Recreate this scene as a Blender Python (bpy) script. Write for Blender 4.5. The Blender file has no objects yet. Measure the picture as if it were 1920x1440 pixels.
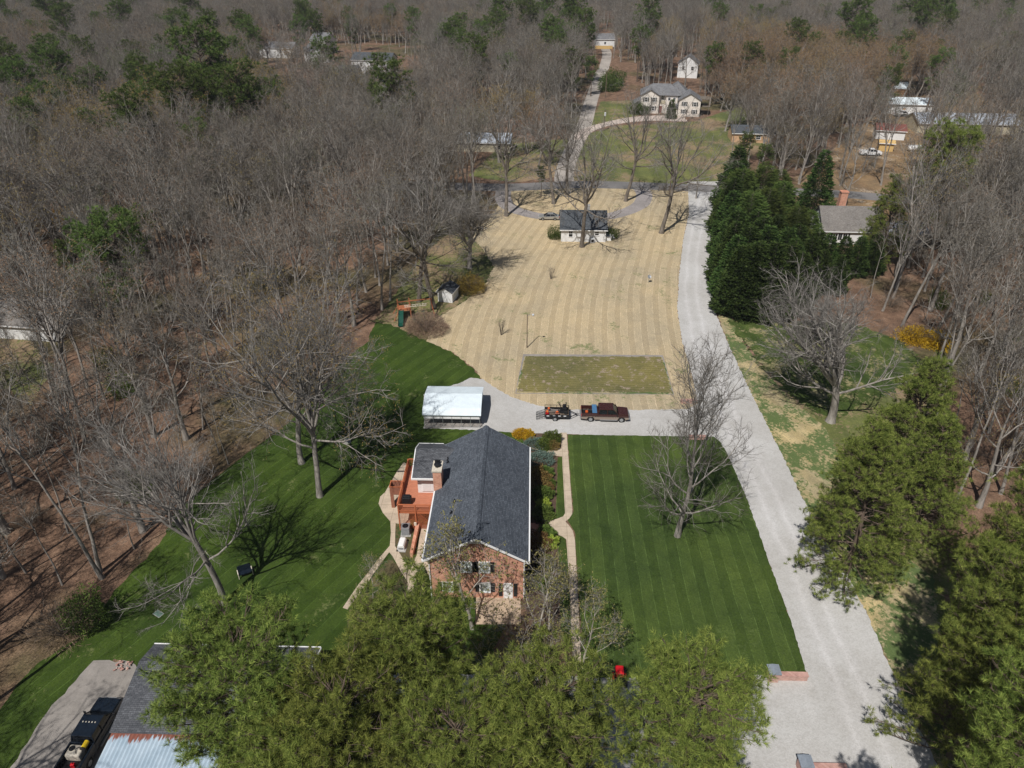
import bpy, math, random
import numpy as np
from mathutils import Vector, Matrix
R = math.radians
scene = bpy.context.scene
# ------------------------------------------------------------ camera
CAMH = 55.0; PITCH = R(32.0); YAW = R(1.49); FPX = 1340.0
cam_d = bpy.data.cameras.new("camera")
cam = bpy.data.objects.new("camera", cam_d)
scene.collection.objects.link(cam)
cam.location = (0, 0, CAMH)
cam.rotation_euler = (R(90) - PITCH, 0, YAW)
cam_d.sensor_width = 36.0
cam_d.lens = 36.0 * FPX / 1920.0
cam_d.clip_start = 0.5
cam_d.clip_end = 6000
scene.camera = cam
# ------------------------------------------------------------ light
SUN_EL = R(54.0); SUN_AZ = R(25.5)      # shadows fall towards +Y, turned SUN_AZ towards +X
world = bpy.data.worlds.new("World"); scene.world = world
world.use_nodes = True
wn = world.node_tree.nodes; wl = world.node_tree.links
sky = wn.new("ShaderNodeTexSky"); sky.sky_type = 'NISHITA'; sky.sun_disc = False
sky.sun_elevation = SUN_EL; sky.sun_rotation = math.pi + SUN_AZ
sky.air_density = 1.0; sky.dust_density = 0.8
wn["Background"].inputs[1].default_value = 0.05
wl.new(sky.outputs[0], wn["Background"].inputs[0])
sd = bpy.data.lights.new("sun", 'SUN'); sd.energy = 4.55; sd.angle = R(0.53)
sd.color = (1.0, 0.965, 0.92)
sun = bpy.data.objects.new("sun", sd); scene.collection.objects.link(sun)
sun_dir = Vector((math.sin(SUN_AZ) * math.cos(SUN_EL), math.cos(SUN_AZ) * math.cos(SUN_EL), -math.sin(SUN_EL)))
sun.rotation_euler = sun_dir.to_track_quat('-Z', 'Y').to_euler()
sun.location = (0, 0, 120)
scene.view_settings.view_transform = 'Standard'
scene.view_settings.look = 'None'
scene.view_settings.exposure = 0.0
scene.view_settings.gamma = 1.0
# ------------------------------------------------------------ pixel -> ground helper (photo is 1920x1440)
_f = np.array([-math.sin(YAW) * math.cos(PITCH), math.cos(YAW) * math.cos(PITCH), -math.sin(PITCH)])
_r = np.array([math.cos(YAW), math.sin(YAW), 0.0])
_u = np.cross(_r, _f)
def P(x, y, z=0.0):
    d = _f + _r * (x - 960) / FPX - _u * (y - 720) / FPX
    t = (z - CAMH) / d[2]
    return (float(d[0] * t), float(d[1] * t))
def to_px(p):
    v = np.array(p, float) - np.array([0, 0, CAMH]); dd = v @ _f
    return 960 + FPX * (v @ _r) / dd, 720 - FPX * (v @ _u) / dd, dd
# ------------------------------------------------------------ object helpers
COL = scene.collection
def tag(o, label=None, cat=None, group=None, kind=None):
    if label: o['label'] = label
    if cat: o['category'] = cat
    if group: o['group'] = group
    if kind: o['kind'] = kind
    return o
def thing(name, label, cat, loc=(0, 0, 0), rz=0.0, group=None):
    o = bpy.data.objects.new(name, None); COL.objects.link(o)
    o.empty_display_size = 0.5
    o.location = loc if len(loc) == 3 else (loc[0], loc[1], 0); o.rotation_euler = (0, 0, rz)
    return tag(o, label, cat, group)
def add(name, me, parent=None, label=None, loc=None, rot=None):
    o = bpy.data.objects.new(name, me); COL.objects.link(o)
    if parent: o.parent = parent
    if label: o['label'] = label
    if loc: o.location = loc
    if rot: o.rotation_euler = rot
    return o
class MB:
    """collects boxes, prisms and tubes into one mesh"""
    def __init__(s): s.v = []; s.f = []; s.m = []; s.c = 0
    def mi(s, i): s.c = i; return s
    def face(s, pts):
        n = len(s.v); s.v += [tuple(p) for p in pts]; s.f.append(tuple(range(n, n + len(pts)))); s.m.append(s.c)
    def poly(s, vs, fs):
        n = len(s.v); s.v += [tuple(p) for p in vs]
        for f in fs: s.f.append(tuple(n + i for i in f)); s.m.append(s.c)
    def box(s, x0, x1, y0, y1, z0, z1):
        s.poly([(x0,y0,z0),(x1,y0,z0),(x1,y1,z0),(x0,y1,z0),(x0,y0,z1),(x1,y0,z1),(x1,y1,z1),(x0,y1,z1)],
               [(0,3,2,1),(4,5,6,7),(0,1,5,4),(1,2,6,5),(2,3,7,6),(3,0,4,7)])
    def rbox(s, c, size, rz=0.0, rx=0.0, ry=0.0):
        M = Matrix.Translation(c) @ Matrix.Rotation(rz, 4, 'Z') @ Matrix.Rotation(ry, 4, 'Y') @ Matrix.Rotation(rx, 4, 'X')
        x, y, z = size[0] / 2, size[1] / 2, size[2] / 2
        vs = [M @ Vector(p) for p in ((-x,-y,-z),(x,-y,-z),(x,y,-z),(-x,y,-z),(-x,-y,z),(x,-y,z),(x,y,z),(-x,y,z))]
        s.poly(vs, [(0,3,2,1),(4,5,6,7),(0,1,5,4),(1,2,6,5),(2,3,7,6),(3,0,4,7)])
    def beam(s, a, b, w, h=None):
        """square bar from a to b"""
        h = h or w; a = Vector(a); b = Vector(b); d = (b - a).normalized()
        t = Vector((0, 0, 1)) if abs(d.z) < 0.9 else Vector((0, 1, 0))
        x = d.cross(t).normalized() * w / 2; y = d.cross(x).normalized() * h / 2
        vs = [a - x - y, a + x - y, a + x + y, a - x + y, b - x - y, b + x - y, b + x + y, b - x + y]
        s.poly(vs, [(0,3,2,1),(4,5,6,7),(0,1,5,4),(1,2,6,5),(2,3,7,6),(3,0,4,7)])
    def prism(s, poly, axis, a0, a1):
        """extrude a 2D polygon along an axis: 'x' -> poly in (y,z), 'y' -> (x,z), 'z' -> (x,y)"""
        def mk(p, a): return {'x': (a, p[0], p[1]), 'y': (p[0], a, p[1]), 'z': (p[0], p[1], a)}[axis]
        n = len(poly)
        s.poly([mk(p, a0) for p in poly] + [mk(p, a1) for p in poly],
               [tuple(range(n))[::-1], tuple(range(n, 2 * n))] + [(i, (i + 1) % n, n + (i + 1) % n, n + i) for i in range(n)])
    def tube(s, pts, radii, n=8, cap=True):
        pts = [Vector(p) for p in pts]
        if not hasattr(radii, '__len__'): radii = [radii] * len(pts)
        base = len(s.v)
        for i, p in enumerate(pts):
            d = (pts[min(i + 1, len(pts) - 1)] - pts[max(i - 1, 0)]).normalized()
            t = Vector((1, 0, 0)) if abs(d.x) < 0.8 else Vector((0, 1, 0))
            x = d.cross(t).normalized(); y = d.cross(x)
            for k in range(n):
                a = 2 * math.pi * k / n
                s.v.append(tuple(p + (x * math.cos(a) + y * math.sin(a)) * radii[i]))
        for i in range(len(pts) - 1):
            for k in range(n):
                a = base + i * n + k; b = base + i * n + (k + 1) % n
                s.f.append((a, b, b + n, a + n)); s.m.append(s.c)
        if cap:
            s.f.append(tuple(base + k for k in range(n))[::-1]); s.m.append(s.c)
            e = base + (len(pts) - 1) * n
            s.f.append(tuple(e + k for k in range(n))); s.m.append(s.c)
    def lathe(s, prof, n=14, c=(0, 0, 0)):
        base = len(s.v)
        for r, z in prof:
            for k in range(n):
                a = 2 * math.pi * k / n; s.v.append((c[0] + r * math.cos(a), c[1] + r * math.sin(a), c[2] + z))
        for i in range(len(prof) - 1):
            for k in range(n):
                a = base + i * n + k; b = base + i * n + (k + 1) % n
                s.f.append((a, b, b + n, a + n)); s.m.append(s.c)
        for i, fl in ((0, True), (len(prof) - 1, False)):
            q = tuple(base + i * n + k for k in range(n)); s.f.append(q[::-1] if fl else q); s.m.append(s.c)
    def mesh(s, name, mats, smooth=False):
        me = bpy.data.meshes.new(name); me.from_pydata(s.v, [], s.f)
        for m in (mats if isinstance(mats, (list, tuple)) else [mats]): me.materials.append(m)
        if max(s.m, default=0) > 0: me.polygons.foreach_set('material_index', s.m)
        if smooth: me.polygons.foreach_set('use_smooth', [True] * len(me.polygons))
        me.update(); return me
    def obj(s, name, mats, parent=None, label=None, smooth=False, bevel=0.0):
        o = add(name, s.mesh(name, mats, smooth), parent, label)
        if bevel:
            b = o.modifiers.new('bevel', 'BEVEL'); b.width = bevel; b.segments = 2; b.limit_method = 'ANGLE'; b.angle_limit = R(40)
        return o
# ------------------------------------------------------------ materials
def newmat(name, rough=0.9, spec=0.2, metal=0.0):
    m = bpy.data.materials.new(name); m.use_nodes = True
    b = m.node_tree.nodes["Principled BSDF"]
    b.inputs["Roughness"].default_value = rough; b.inputs["Metallic"].default_value = metal
    b.inputs["Specular IOR Level"].default_value = spec
    return m, m.node_tree.nodes, m.node_tree.links, b
def rgba(c): return (c[0], c[1], c[2], 1.0)
def setramp(r, stops, interp='LINEAR'):
    cr = r.color_ramp; cr.interpolation = interp
    while len(cr.elements) > 1: cr.elements.remove(cr.elements[0])
    cr.elements[0].position = stops[0][0]; cr.elements[0].color = rgba(stops[0][1])
    for p, c in stops[1:]:
        e = cr.elements.new(p); e.color = rgba(c)
def nz(n, l, vec, scale, detail=4, rough=0.6, dist=0.0):
    t = n.new("ShaderNodeTexNoise"); t.inputs["Scale"].default_value = scale; t.inputs["Detail"].default_value = detail
    t.inputs["Roughness"].default_value = rough; t.inputs["Distortion"].default_value = dist
    if vec: l.new(vec, t.inputs["Vector"])
    return t.outputs["Fac"]
def rmp(n, l, fac, stops, interp='LINEAR'):
    r = n.new("ShaderNodeValToRGB"); setramp(r, stops, interp); l.new(fac, r.inputs[0]); return r.outputs[0]
def mx(n, l, fac, a, b, mode='MIX'):
    m = n.new("ShaderNodeMix"); m.data_type = 'RGBA'; m.blend_type = mode
    for i, v in ((0, fac), (6, a), (7, b)):
        if isinstance(v, (int, float)): m.inputs[i].default_value = v
        elif isinstance(v, tuple): m.inputs[i].default_value = rgba(v)
        else: l.new(v, m.inputs[i])
    return m.outputs[2]
def mth(n, l, op, a, b=None, c=None):
    m = n.new("ShaderNodeMath"); m.operation = op
    for i, v in ((0, a), (1, b), (2, c)):
        if v is None: continue
        if isinstance(v, (int, float)): m.inputs[i].default_value = v
        else: l.new(v, m.inputs[i])
    return m.outputs[0]
def bump(n, l, b, h, strength=0.3, dist=0.05):
    q = n.new("ShaderNodeBump"); q.inputs["Strength"].default_value = strength; q.inputs["Distance"].default_value = dist
    l.new(h, q.inputs["Height"]); l.new(q.outputs[0], b.inputs["Normal"])
def gpos(n): return n.new("ShaderNodeNewGeometry").outputs["Position"]
def rpos(n, l, p, k=1.0):
    """coordinates turned off the axes so that the noise lattice does not show"""
    mp = n.new("ShaderNodeMapping"); mp.inputs["Rotation"].default_value = (0.5, 0.35, 0.9 * k); l.new(p, mp.inputs[0]); return mp.outputs[0]
def opos(n): return n.new("ShaderNodeTexCoord").outputs["Object"]
def plain(name, c, rough=0.6, var=0.12, scale=6.0, metal=0.0, spec=0.35):
    m, n, l, b = newmat(name, rough, spec, metal)
    f = nz(n, l, opos(n), scale, 4)
    lo = tuple(x * (1 - var * 1.6) for x in c); hi = tuple(min(1, x * (1 + var)) for x in c)
    l.new(rmp(n, l, f, [(0.3, lo), (0.7, hi)]), b.inputs["Base Color"])
    return m
# ------------------------------------------------------------ ground materials
def mat_woods_floor():
    m, n, l, b = newmat("leaf_litter"); p = gpos(n)
    p = rpos(n, l, p); big = nz(n, l, p, 0.035, 5, 0.55); mid = nz(n, l, p, 0.45, 6, 0.7); fine = nz(n, l, p, 7.0, 5, 0.75)
    c1 = rmp(n, l, mid, [(0.3, (0.085, 0.058, 0.042)), (0.5, (0.19, 0.124, 0.084)), (0.7, (0.30, 0.205, 0.14))])
    c2 = rmp(n, l, mid, [(0.3, (0.05, 0.045, 0.024)), (0.5, (0.10, 0.095, 0.045)), (0.75, (0.20, 0.165, 0.095))])
    sel = rmp(n, l, big, [(0.50, (0, 0, 0)), (0.62, (1, 1, 1))])
    c = mx(n, l, sel, c1, c2)
    fv = rmp(n, l, fine, [(0.3, (0.35, 0.32, 0.3)), (0.52, (0.95, 0.9, 0.88)), (0.72, (1.7, 1.5, 1.4))])
    l.new(mx(n, l, 1.0, c, fv, 'MULTIPLY'), b.inputs["Base Color"]); bump(n, l, b, fine, 0.8, 0.12); return m
def stripes(n, l, p, axis_x, width, wob_scale, wob_amt, lo=0.4, hi=0.6):
    sep = n.new("ShaderNodeSeparateXYZ"); l.new(p, sep.inputs[0])
    w = nz(n, l, rpos(n, l, p, 1.4), wob_scale, 2); off = mth(n, l, 'MULTIPLY_ADD', w, wob_amt, -wob_amt / 2)
    a = mth(n, l, 'ADD', sep.outputs[0 if axis_x else 1], off)
    s = mth(n, l, 'SINE', mth(n, l, 'MULTIPLY', a, math.pi / width))
    return mth(n, l, 'MULTIPLY_ADD', s, 0.5, 0.5), a
EDGE_MID = [(30, 28.6), (50, 28.8), (66, 28.5), (84, 27.8), (100, 28.1), (113, 29.2), (127, 31.4), (147, 36.0), (163, 40.0), (186, 45.2)]
def follow_drive(n, l, p):
    """shift x by the driveway's own bend, so mowing stripes and wheel tracks run along it"""
    sep = n.new("ShaderNodeSeparateXYZ"); l.new(p, sep.inputs[0])
    y = mth(n, l, 'DIVIDE', sep.outputs[1], 200.0); fc = n.new("ShaderNodeFloatCurve"); cv = fc.mapping.curves[0]
    pts = [(a / 200.0, b_ / 60.0) for a, b_ in EDGE_MID]
    while len(cv.points) > 2: cv.points.remove(cv.points[1])
    cv.points[0].location = (0, pts[0][1]); cv.points[-1].location = (1, pts[-1][1])
    for q in pts: cv.points.new(*q)
    fc.mapping.update(); l.new(y, fc.inputs["Value"])
    cb = n.new("ShaderNodeCombineXYZ"); l.new(mth(n, l, 'MULTIPLY_ADD', fc.outputs[0], -60.0, sep.outputs[0]), cb.inputs[0]); l.new(sep.outputs[1], cb.inputs[1]); return cb.outputs[0]
def mat_lawn(name, dark, light, width, axis_x=True, diag=None, tuft=0.0, patch=None, lines=True, amt=0.5, follow=False):
    m, n, l, b = newmat(name, 0.95, 0.1); p = gpos(n)
    q = p
    if diag is not None:
        mp = n.new("ShaderNodeMapping"); mp.vector_type = 'POINT'; mp.inputs["Rotation"].default_value = (0, 0, diag)
        l.new(p, mp.inputs[0]); q = mp.outputs[0]
    if follow: q = follow_drive(n, l, p)
    s, a = stripes(n, l, q, axis_x, width, 0.08, 0.9)
    st = rmp(n, l, s, [(0.35, (0, 0, 0)), (0.65, (1, 1, 1))])
    rp = rpos(n, l, p); fine = nz(n, l, rp, 6.0, 6, 0.8); mid = nz(n, l, rp, 0.28, 8, 0.78, 1.5); big = nz(n, l, rp, 0.07, 4)
    sm = n.new("ShaderNodeMapping"); sm.inputs["Scale"].default_value = (3.2, .22, 1) if axis_x else (.22, 3.2, 1); sm.inputs['Rotation'].default_value = (.9, .6, .4); l.new(q, sm.inputs[0]); streak = nz(n, l, sm.outputs[0], 1.0, 5, .7, 2.5)
    c = mx(n, l, st, tuple(dark), tuple(dark[i] * (1 - amt) + light[i] * amt for i in range(3)))
    md = rmp(n, l, mid, [(0.35, (0.74, 0.75, 0.75)), (0.65, (1.28, 1.22, 1.12))])
    c = mx(n, l, 0.3 if follow else 0.75, c, md, 'MULTIPLY')
    bg = rmp(n, l, big, [(0.35, (0.74, 0.78, 0.82)), (0.65, (1.28, 1.2, 1.0))]); c = mx(n, l, 0.35 if follow else 0.8, c, bg, 'MULTIPLY')
    c = mx(n, l, .5, c, rmp(n, l, streak, [(.3, (.80, .80, .79)), (.7, (1.2, 1.18, 1.14))]), 'MULTIPLY')
    if lines:      # thin bright wheel lines at stripe borders
        ln = mth(n, l, 'ABSOLUTE', mth(n, l, 'SINE', mth(n, l, 'MULTIPLY', a, math.pi / width)))
        lm = rmp(n, l, ln, [(0.0, (1, 1, 1)), (0.13, (0, 0, 0))])
        lm2 = mx(n, l, 1.0, lm, rmp(n, l, mid, [(0.40, (0, 0, 0)), (0.58, (0.9, 0.9, 0.9))]), 'MULTIPLY')
        c = mx(n, l, lm2, c, tuple(min(1, x * 1.5) for x in light))
    fv = rmp(n, l, fine, [(0.3, (0.5, 0.5, 0.5)), (0.5, (1, 1, 1)), (0.72, (1.7, 1.6, 1.5))]); c = mx(n, l, 0.7, c, fv, 'MULTIPLY')
    if patch:      # worn patches of another colour
        pc, thr, ps = patch
        pm = mth(n, l, 'MULTIPLY_ADD', nz(n, l, rp, 2.2, 5, 0.8), 0.5, mth(n, l, 'MULTIPLY', nz(n, l, rp, ps, 4, 0.7), 0.7))
        c = mx(n, l, rmp(n, l, pm, [(thr, (0, 0, 0)), (thr + 0.06, (1, 1, 1))]), c, mx(n, l, 0.6, pc, fv, 'MULTIPLY'))
    l.new(c, b.inputs["Base Color"]); bump(n, l, b, fine, 0.6, 0.06); return m
def mat_gravel(name, base, tint, tracks=False):
    m, n, l, b = newmat(name, 0.9, 0.2); p = gpos(n)
    big = nz(n, l, rpos(n, l, p), 0.12, 4, 0.6); mid = nz(n, l, rpos(n, l, p, .7), 1.1, 6, 0.75); v = n.new("ShaderNodeTexVoronoi"); v.inputs["Scale"].default_value = 9.0; l.new(p, v.inputs["Vector"])
    c = rmp(n, l, big, [(0.32, tuple(tint)), (0.62, tuple(base))])
    md = rmp(n, l, mid, [(0.25, (0.86, 0.85, 0.83)), (0.5, (0.98, 0.98, 0.98)), (0.75, (1.05, 1.05, 1.05))]); c = mx(n, l, 0.9, c, md, 'MULTIPLY')
    sp = n.new("ShaderNodeSeparateColor"); l.new(v.outputs["Color"], sp.inputs[0])
    fv = rmp(n, l, sp.outputs[0], [(0.0, (0.62, 0.6, 0.58)), (0.5, (0.97, 0.97, 0.97)), (1.0, (1.18, 1.18, 1.2))]); c = mx(n, l, 0.3, c, fv, 'MULTIPLY')
    if tracks:
        q = follow_drive(n, l, p); s3 = n.new("ShaderNodeSeparateXYZ"); l.new(q, s3.inputs[0])
        a = mth(n, l, 'ABSOLUTE', mth(n, l, 'ADD', s3.outputs[0], mth(n, l, 'MULTIPLY', nz(n, l, rpos(n, l, p), .15, 3), 1.2)))
        d_ = mth(n, l, 'ABSOLUTE', mth(n, l, 'SUBTRACT', a, .95))
        tk_ = rmp(n, l, d_, [(0.0, (1.13, 1.13, 1.14)), (.45, (1.0, 1.0, 1.0)), (1.0, (.97, .97, .96))]); c = mx(n, l, .9, c, tk_, 'MULTIPLY')
    l.new(c, b.inputs["Base Color"]); bump(n, l, b, v.outputs["Distance"], 0.35, 0.03); return m
def mat_concrete(name, c0, joint=1.5, jk=.8):
    m, n, l, b = newmat(name, 0.85, 0.25); p = gpos(n)
    mid = nz(n, l, p, 0.7, 6, 0.7); fine = nz(n, l, p, 12.0, 3)
    c = rmp(n, l, mid, [(0.3, tuple(x * 0.72 for x in c0)), (0.6, tuple(c0)), (0.8, tuple(min(1, x * 1.12) for x in c0))])
    br = n.new("ShaderNodeTexBrick"); br.offset = 0.0; br.inputs["Scale"].default_value = 1.0; br.inputs["Brick Width"].default_value = joint; br.inputs["Row Height"].default_value = joint
    br.inputs["Mortar Size"].default_value = 0.025; br.inputs["Color1"].default_value = (1, 1, 1, 1); br.inputs["Color2"].default_value = (0.93, 0.93, 0.93, 1); br.inputs["Mortar"].default_value = (0.55, 0.52, 0.5, 1)
    l.new(p, br.inputs["Vector"]); c = mx(n, l, jk, c, br.outputs[0], 'MULTIPLY')
    l.new(mx(n, l, 0.25, c, fine, 'OVERLAY'), b.inputs["Base Color"]); return m
M = {}
M['floor'] = mat_woods_floor()
M['tan'] = mat_lawn("dormant_grass", (0.39, 0.32, 0.215), (0.485, 0.405, 0.28), 1.1, patch=((0.20, 0.21, 0.10), 0.685, 0.22), amt=0.5, follow=True)
M['verge'] = mat_lawn("verge_grass", (0.33, 0.285, 0.18), (0.42, 0.365, 0.25), 1.3, diag=R(-28), patch=((0.10, 0.14, 0.05), 0.56, 0.2), lines=False)
M['lawn'] = mat_lawn("front_lawn_grass", (0.046, 0.075, 0.019), (0.076, 0.116, 0.032), 1.15, patch=((0.085, 0.12, 0.035), 0.70, 0.12), amt=.4)
M['westlawn'] = mat_lawn("back_lawn_grass", (0.033, 0.060, 0.012), (0.060, 0.098, 0.022), 1.3, diag=R(30), patch=((0.12, 0.14, 0.05), 0.70, 0.3), lines=True, amt=.3)
M['sidelawn'] = mat_lawn("side_lawn_grass", (0.044, 0.070, 0.020), (0.07, 0.105, 0.03), 1.3, diag=R(-20), patch=((0.26, 0.23, 0.12), 0.62, 0.25), lines=False)
M['plot'] = mat_lawn("cover_crop", (0.15, 0.14, 0.06), (0.20, 0.185, 0.09), 0.3, axis_x=False, lines=False, patch=((0.30, 0.24, 0.18), 0.655, 0.9))
M['fargrass'] = mat_lawn("rough_grass", (0.11, 0.13, 0.05), (0.15, 0.17, 0.07), 3.0, lines=False, patch=((0.26, 0.19, 0.12), 0.60, 0.06))
M['dirt'] = mat_lawn("bare_dirt", (0.20, 0.14, 0.09), (0.25, 0.185, 0.12), 4.0, lines=False, patch=((0.42, 0.35, 0.27), 0.66, 0.1))
M['mulch'] = mat_lawn("mulch", (0.085, 0.06, 0.05), (0.11, 0.08, 0.066), 2.0, lines=False)
M['mulchgrass'] = mat_lawn("thin_grass", (0.10, 0.085, 0.05), (0.14, 0.12, 0.07), 2.0, lines=False, patch=((0.05, 0.075, 0.025), 0.6, 0.5))
M['gravel'] = mat_gravel("gravel", (0.50, 0.49, 0.475), (0.43, 0.415, 0.395), tracks=True)
M['trackgravel'] = mat_gravel("track_gravel", (0.42, 0.38, 0.34), (0.30, 0.27, 0.24))
M['pinkgravel'] = mat_gravel("pale_gravel", (0.56, 0.47, 0.41), (0.46, 0.38, 0.33))
M['asphalt'] = mat_gravel("old_asphalt", (0.20, 0.19, 0.185), (0.155, 0.15, 0.145))
M['ring'] = mat_gravel("ring_gravel", (0.33, 0.30, 0.29), (0.24, 0.22, 0.21))
M['walk'] = mat_concrete("walk_concrete", (0.55, 0.45, 0.34))
M['slab'] = mat_concrete("slab_concrete", (0.29, 0.265, 0.24), 5.0, .35)
M['patio'] = mat_concrete("patio_concrete", (0.50, 0.38, 0.27))
rnd = random.Random(11)
def edgepts(px, step, jit, rr, curve=True):
    """world outline from pixel corners, resampled and roughened"""
    w = [P(*p) for p in px]; out = []
    for i in range(len(w)):
        a = w[i]; c = w[(i + 1) % len(w)]; L = math.hypot(c[0] - a[0], c[1] - a[1]); k = max(1, min(160, int(L / step)))
        for j in range(k):
            t = j / k; x = a[0] + (c[0] - a[0]) * t; y = a[1] + (c[1] - a[1]) * t
            out.append((x + rr.uniform(-jit, jit), y + rr.uniform(-jit, jit)))
    return out
def smooth_poly(px, it=2):
    for _ in range(it):
        q = []
        for i in range(len(px)):
            a, b2 = px[i], px[(i + 1) % len(px)]
            q += [(a[0] * .75 + b2[0] * .25, a[1] * .75 + b2[1] * .25), (a[0] * .25 + b2[0] * .75, a[1] * .25 + b2[1] * .75)]
        px = q
    return px
from mathutils.geometry import tessellate_polygon
def sheet(name, px, m, z, step=0.6, jit=0.08, sm=0, raw=None, label=None, thick=0.0):
    pts = raw or edgepts(smooth_poly(px, sm) if sm else px, step, jit, rnd)
    vs = [Vector((x, y, z)) for x, y in pts]
    tri = tessellate_polygon([vs])
    me = bpy.data.meshes.new(name)
    fs = []
    for t in tri:
        a, b2, c = (vs[i] for i in t); fs.append(t if (b2 - a).cross(c - a).z > 0 else t[::-1])
    vv = [tuple(v) for v in vs]
    if thick:
        n0 = len(vv); vv += [(x, y, z - thick) for x, y, _ in vv]
        fs += [(i, (i + 1) % n0, n0 + (i + 1) % n0, n0 + i) for i in range(n0)]
    me.from_pydata(vv, [], fs); me.materials.append(m); me.update()
    o = add(name, me); o['kind'] = 'structure'
    if label: o['label'] = label
    return o
def strip_px(cl, hw):
    """band of half width hw (m) along a pixel centreline -> world outline"""
    w = [Vector(P(*p)) for p in cl]
    # resample with Catmull-Rom
    pts = []
    for i in range(len(w) - 1):
        p0, p1, p2, p3 = w[max(i - 1, 0)], w[i], w[i + 1], w[min(i + 2, len(w) - 1)]
        for k in range(6):
            t = k / 6
            pts.append(0.5 * ((2 * p1) + (p2 - p0) * t + (2 * p0 - 5 * p1 + 4 * p2 - p3) * t * t + (3 * p1 - p0 - 3 * p2 + p3) * t ** 3))
    pts.append(w[-1]); L = []; Rr = []
    for i, p in enumerate(pts):
        d = (pts[min(i + 1, len(pts) - 1)] - pts[max(i - 1, 0)]).normalized(); nn = Vector((-d.y, d.x))
        h = hw if not callable(hw) else hw(i / (len(pts) - 1))
        L.append(tuple(p + nn * (h + rnd.uniform(-.06, .06)))); Rr.append(tuple(p - nn * (h + rnd.uniform(-.06, .06))))
    return L + Rr[::-1]
# ground reaching the horizon
mb = MB(); mb.face([(-3000, -600, 0), (3000, -600, 0), (3000, 4200, 0), (-3000, 4200, 0)])
tag(mb.obj('ground', M['floor']), kind='structure')
Z = 0.004
TAN = [(888,690),(850,662),(800,640),(812,600),(855,575),(905,540),(925,500),(905,468),(880,440),(912,415),(935,385),(942,352),(1290,352),(1292,400),(1281,450),(1273,520),(1270,580),(1279,640),(1294,690),(1310,757),(1290,769),(1180,771),(1060,771),(1010,764),(960,748),(925,728),(905,713)]
sheet('dry_lawn', TAN, M['tan'], Z, 0.3, 0.16)
WEST = [(888,692),(905,714),(872,720),(850,760),(905,806),(1000,812),(1000,830),(990,1060),(900,1290),(640,1300),(560,1340),(300,1330),(240,1245),(215,1235),(30,1440),(-60,1560),(-160,1560),(0,1330),(60,1250),(165,1185),(205,1120),(235,1085),(300,1020),(330,960),(400,900),(470,845),(545,790),(600,730),(640,680),(690,640),(705,600),(735,560),(765,520),(800,470),(850,430),(880,440),(905,468),(925,500),(905,540),(855,575),(812,600),(800,640),(850,662)]
sheet('rough_grass', [(690,602),(705,600),(735,560),(765,520),(800,470),(850,430),(880,440),(905,468),(925,500),(905,540),(855,575),(812,600),(800,640),(770,626),(730,607)], M['fargrass'], 2.5 * Z, 0.6, 0.3)
sheet('back_lawn', WEST, M['westlawn'], 2 * Z, 0.7, 0.18)
DRIVE = [(1290,352),(1348,352),(1338,410),(1330,470),(1332,530),(1343,590),(1368,650),(1400,720),(1430,780),(1465,850),(1500,925),(1545,1005),(1590,1080),(1625,1150),(1668,1250),(1710,1340),(1755,1430),(1850,1600),(600,1600),(560,1340),(640,1262),(1000,1266),(1275,1269),(1510,1264),(1482,1165),(1440,1050),(1395,925),(1360,845),(1340,822),(1065,814),(980,812),(880,806),(795,803),(795,740),(868,716),(880,708),(905,711),(927,726),(960,745),(1010,761),(1060,768),(1180,769),(1290,767),(1309,755),(1294,690),(1279,640),(1270,580),(1273,520),(1281,450),(1292,400)]
sheet('gravel_driveway', DRIVE, M['gravel'], 3 * Z, 0.3, 0.10)
LAWN = [(1064,815),(1338,819),(1350,828),(1362,848),(1397,926),(1441,1050),(1482,1163),(1512,1262),(1275,1271),(1085,1271),(1090,1180),(1083,1080),(1078,1000),(1064,975),(1075,960),(1068,880)]
sheet('front_lawn', LAWN, M['lawn'], 6 * Z, 0.35, 0.06)
sheet('mulch_bed', [(975,812),(1050,814),(1053,850),(1045,860),(1042,962),(1041,1000),(1046,1100),(1055,1200),(1000,1220),(985,1150),(985,1000),(988,840)], M['mulch'], 7 * Z, 0.4, 0.06)
sheet('lawn_strip', [(1046,858),(1056,856),(1062,968),(1042,975)], M['lawn'], 8 * Z, 0.4, 0.05)
sheet('lawn_strip', [(1046,1003),(1060,1010),(1070,1080),(1074,1200),(1052,1200)], M['lawn'], 8 * Z, 0.4, 0.05)
def walk(name, px, m=None, sm=0):
    return sheet(name, px, m or M['walk'], 0.08, 0.5, 0.0, sm=sm, thick=0.09)
walk('front_walk', [(1051,812),(1062.5,812),(1068,890),(1073,955),(1073,964),(1068,972),(1060,979),(1066,985),(1074,996),(1078,1013),(1082,1090),(1086,1170),(1090,1250),(1074,1250),(1071,1170),(1067,1090),(1062,1012),(1054,1006),(1043,1001),(1029,998),(1029,976),(1044,974),(1056,969),(1059.5,963),(1055,880),(1054,856),(1030,854),(1008,845),(994,840),(1030,840),(1053,842)])
walk('patio_slab', [(893,1121),(976,1121),(977,1171),(891,1171)], M['patio'])
walk('side_walk', [(745,884),(757,868),(766,872),(758,905),(770,985),(742,982),(741,1005),(741,1025),(755,1047),(769,1071),(782,1040),(790,985),(806,985),(806,1040),(806,1115),(785,1120),(764,1118),(765,1092),(752,1072),(736,1043),(730,1036),(715,1056),(690,1092),(652,1143),(643,1140),(670,1100),(712,1046),(731,1024),(733,1000),(732,978),(718,962),(710,945),(713,932),(722,924)])
sheet('side_bed', [(742,983),(780,985),(782,1040),(768,1070),(741,1024)], M['mulchgrass'], 3.5 * Z, 0.4, 0.05)
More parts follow.
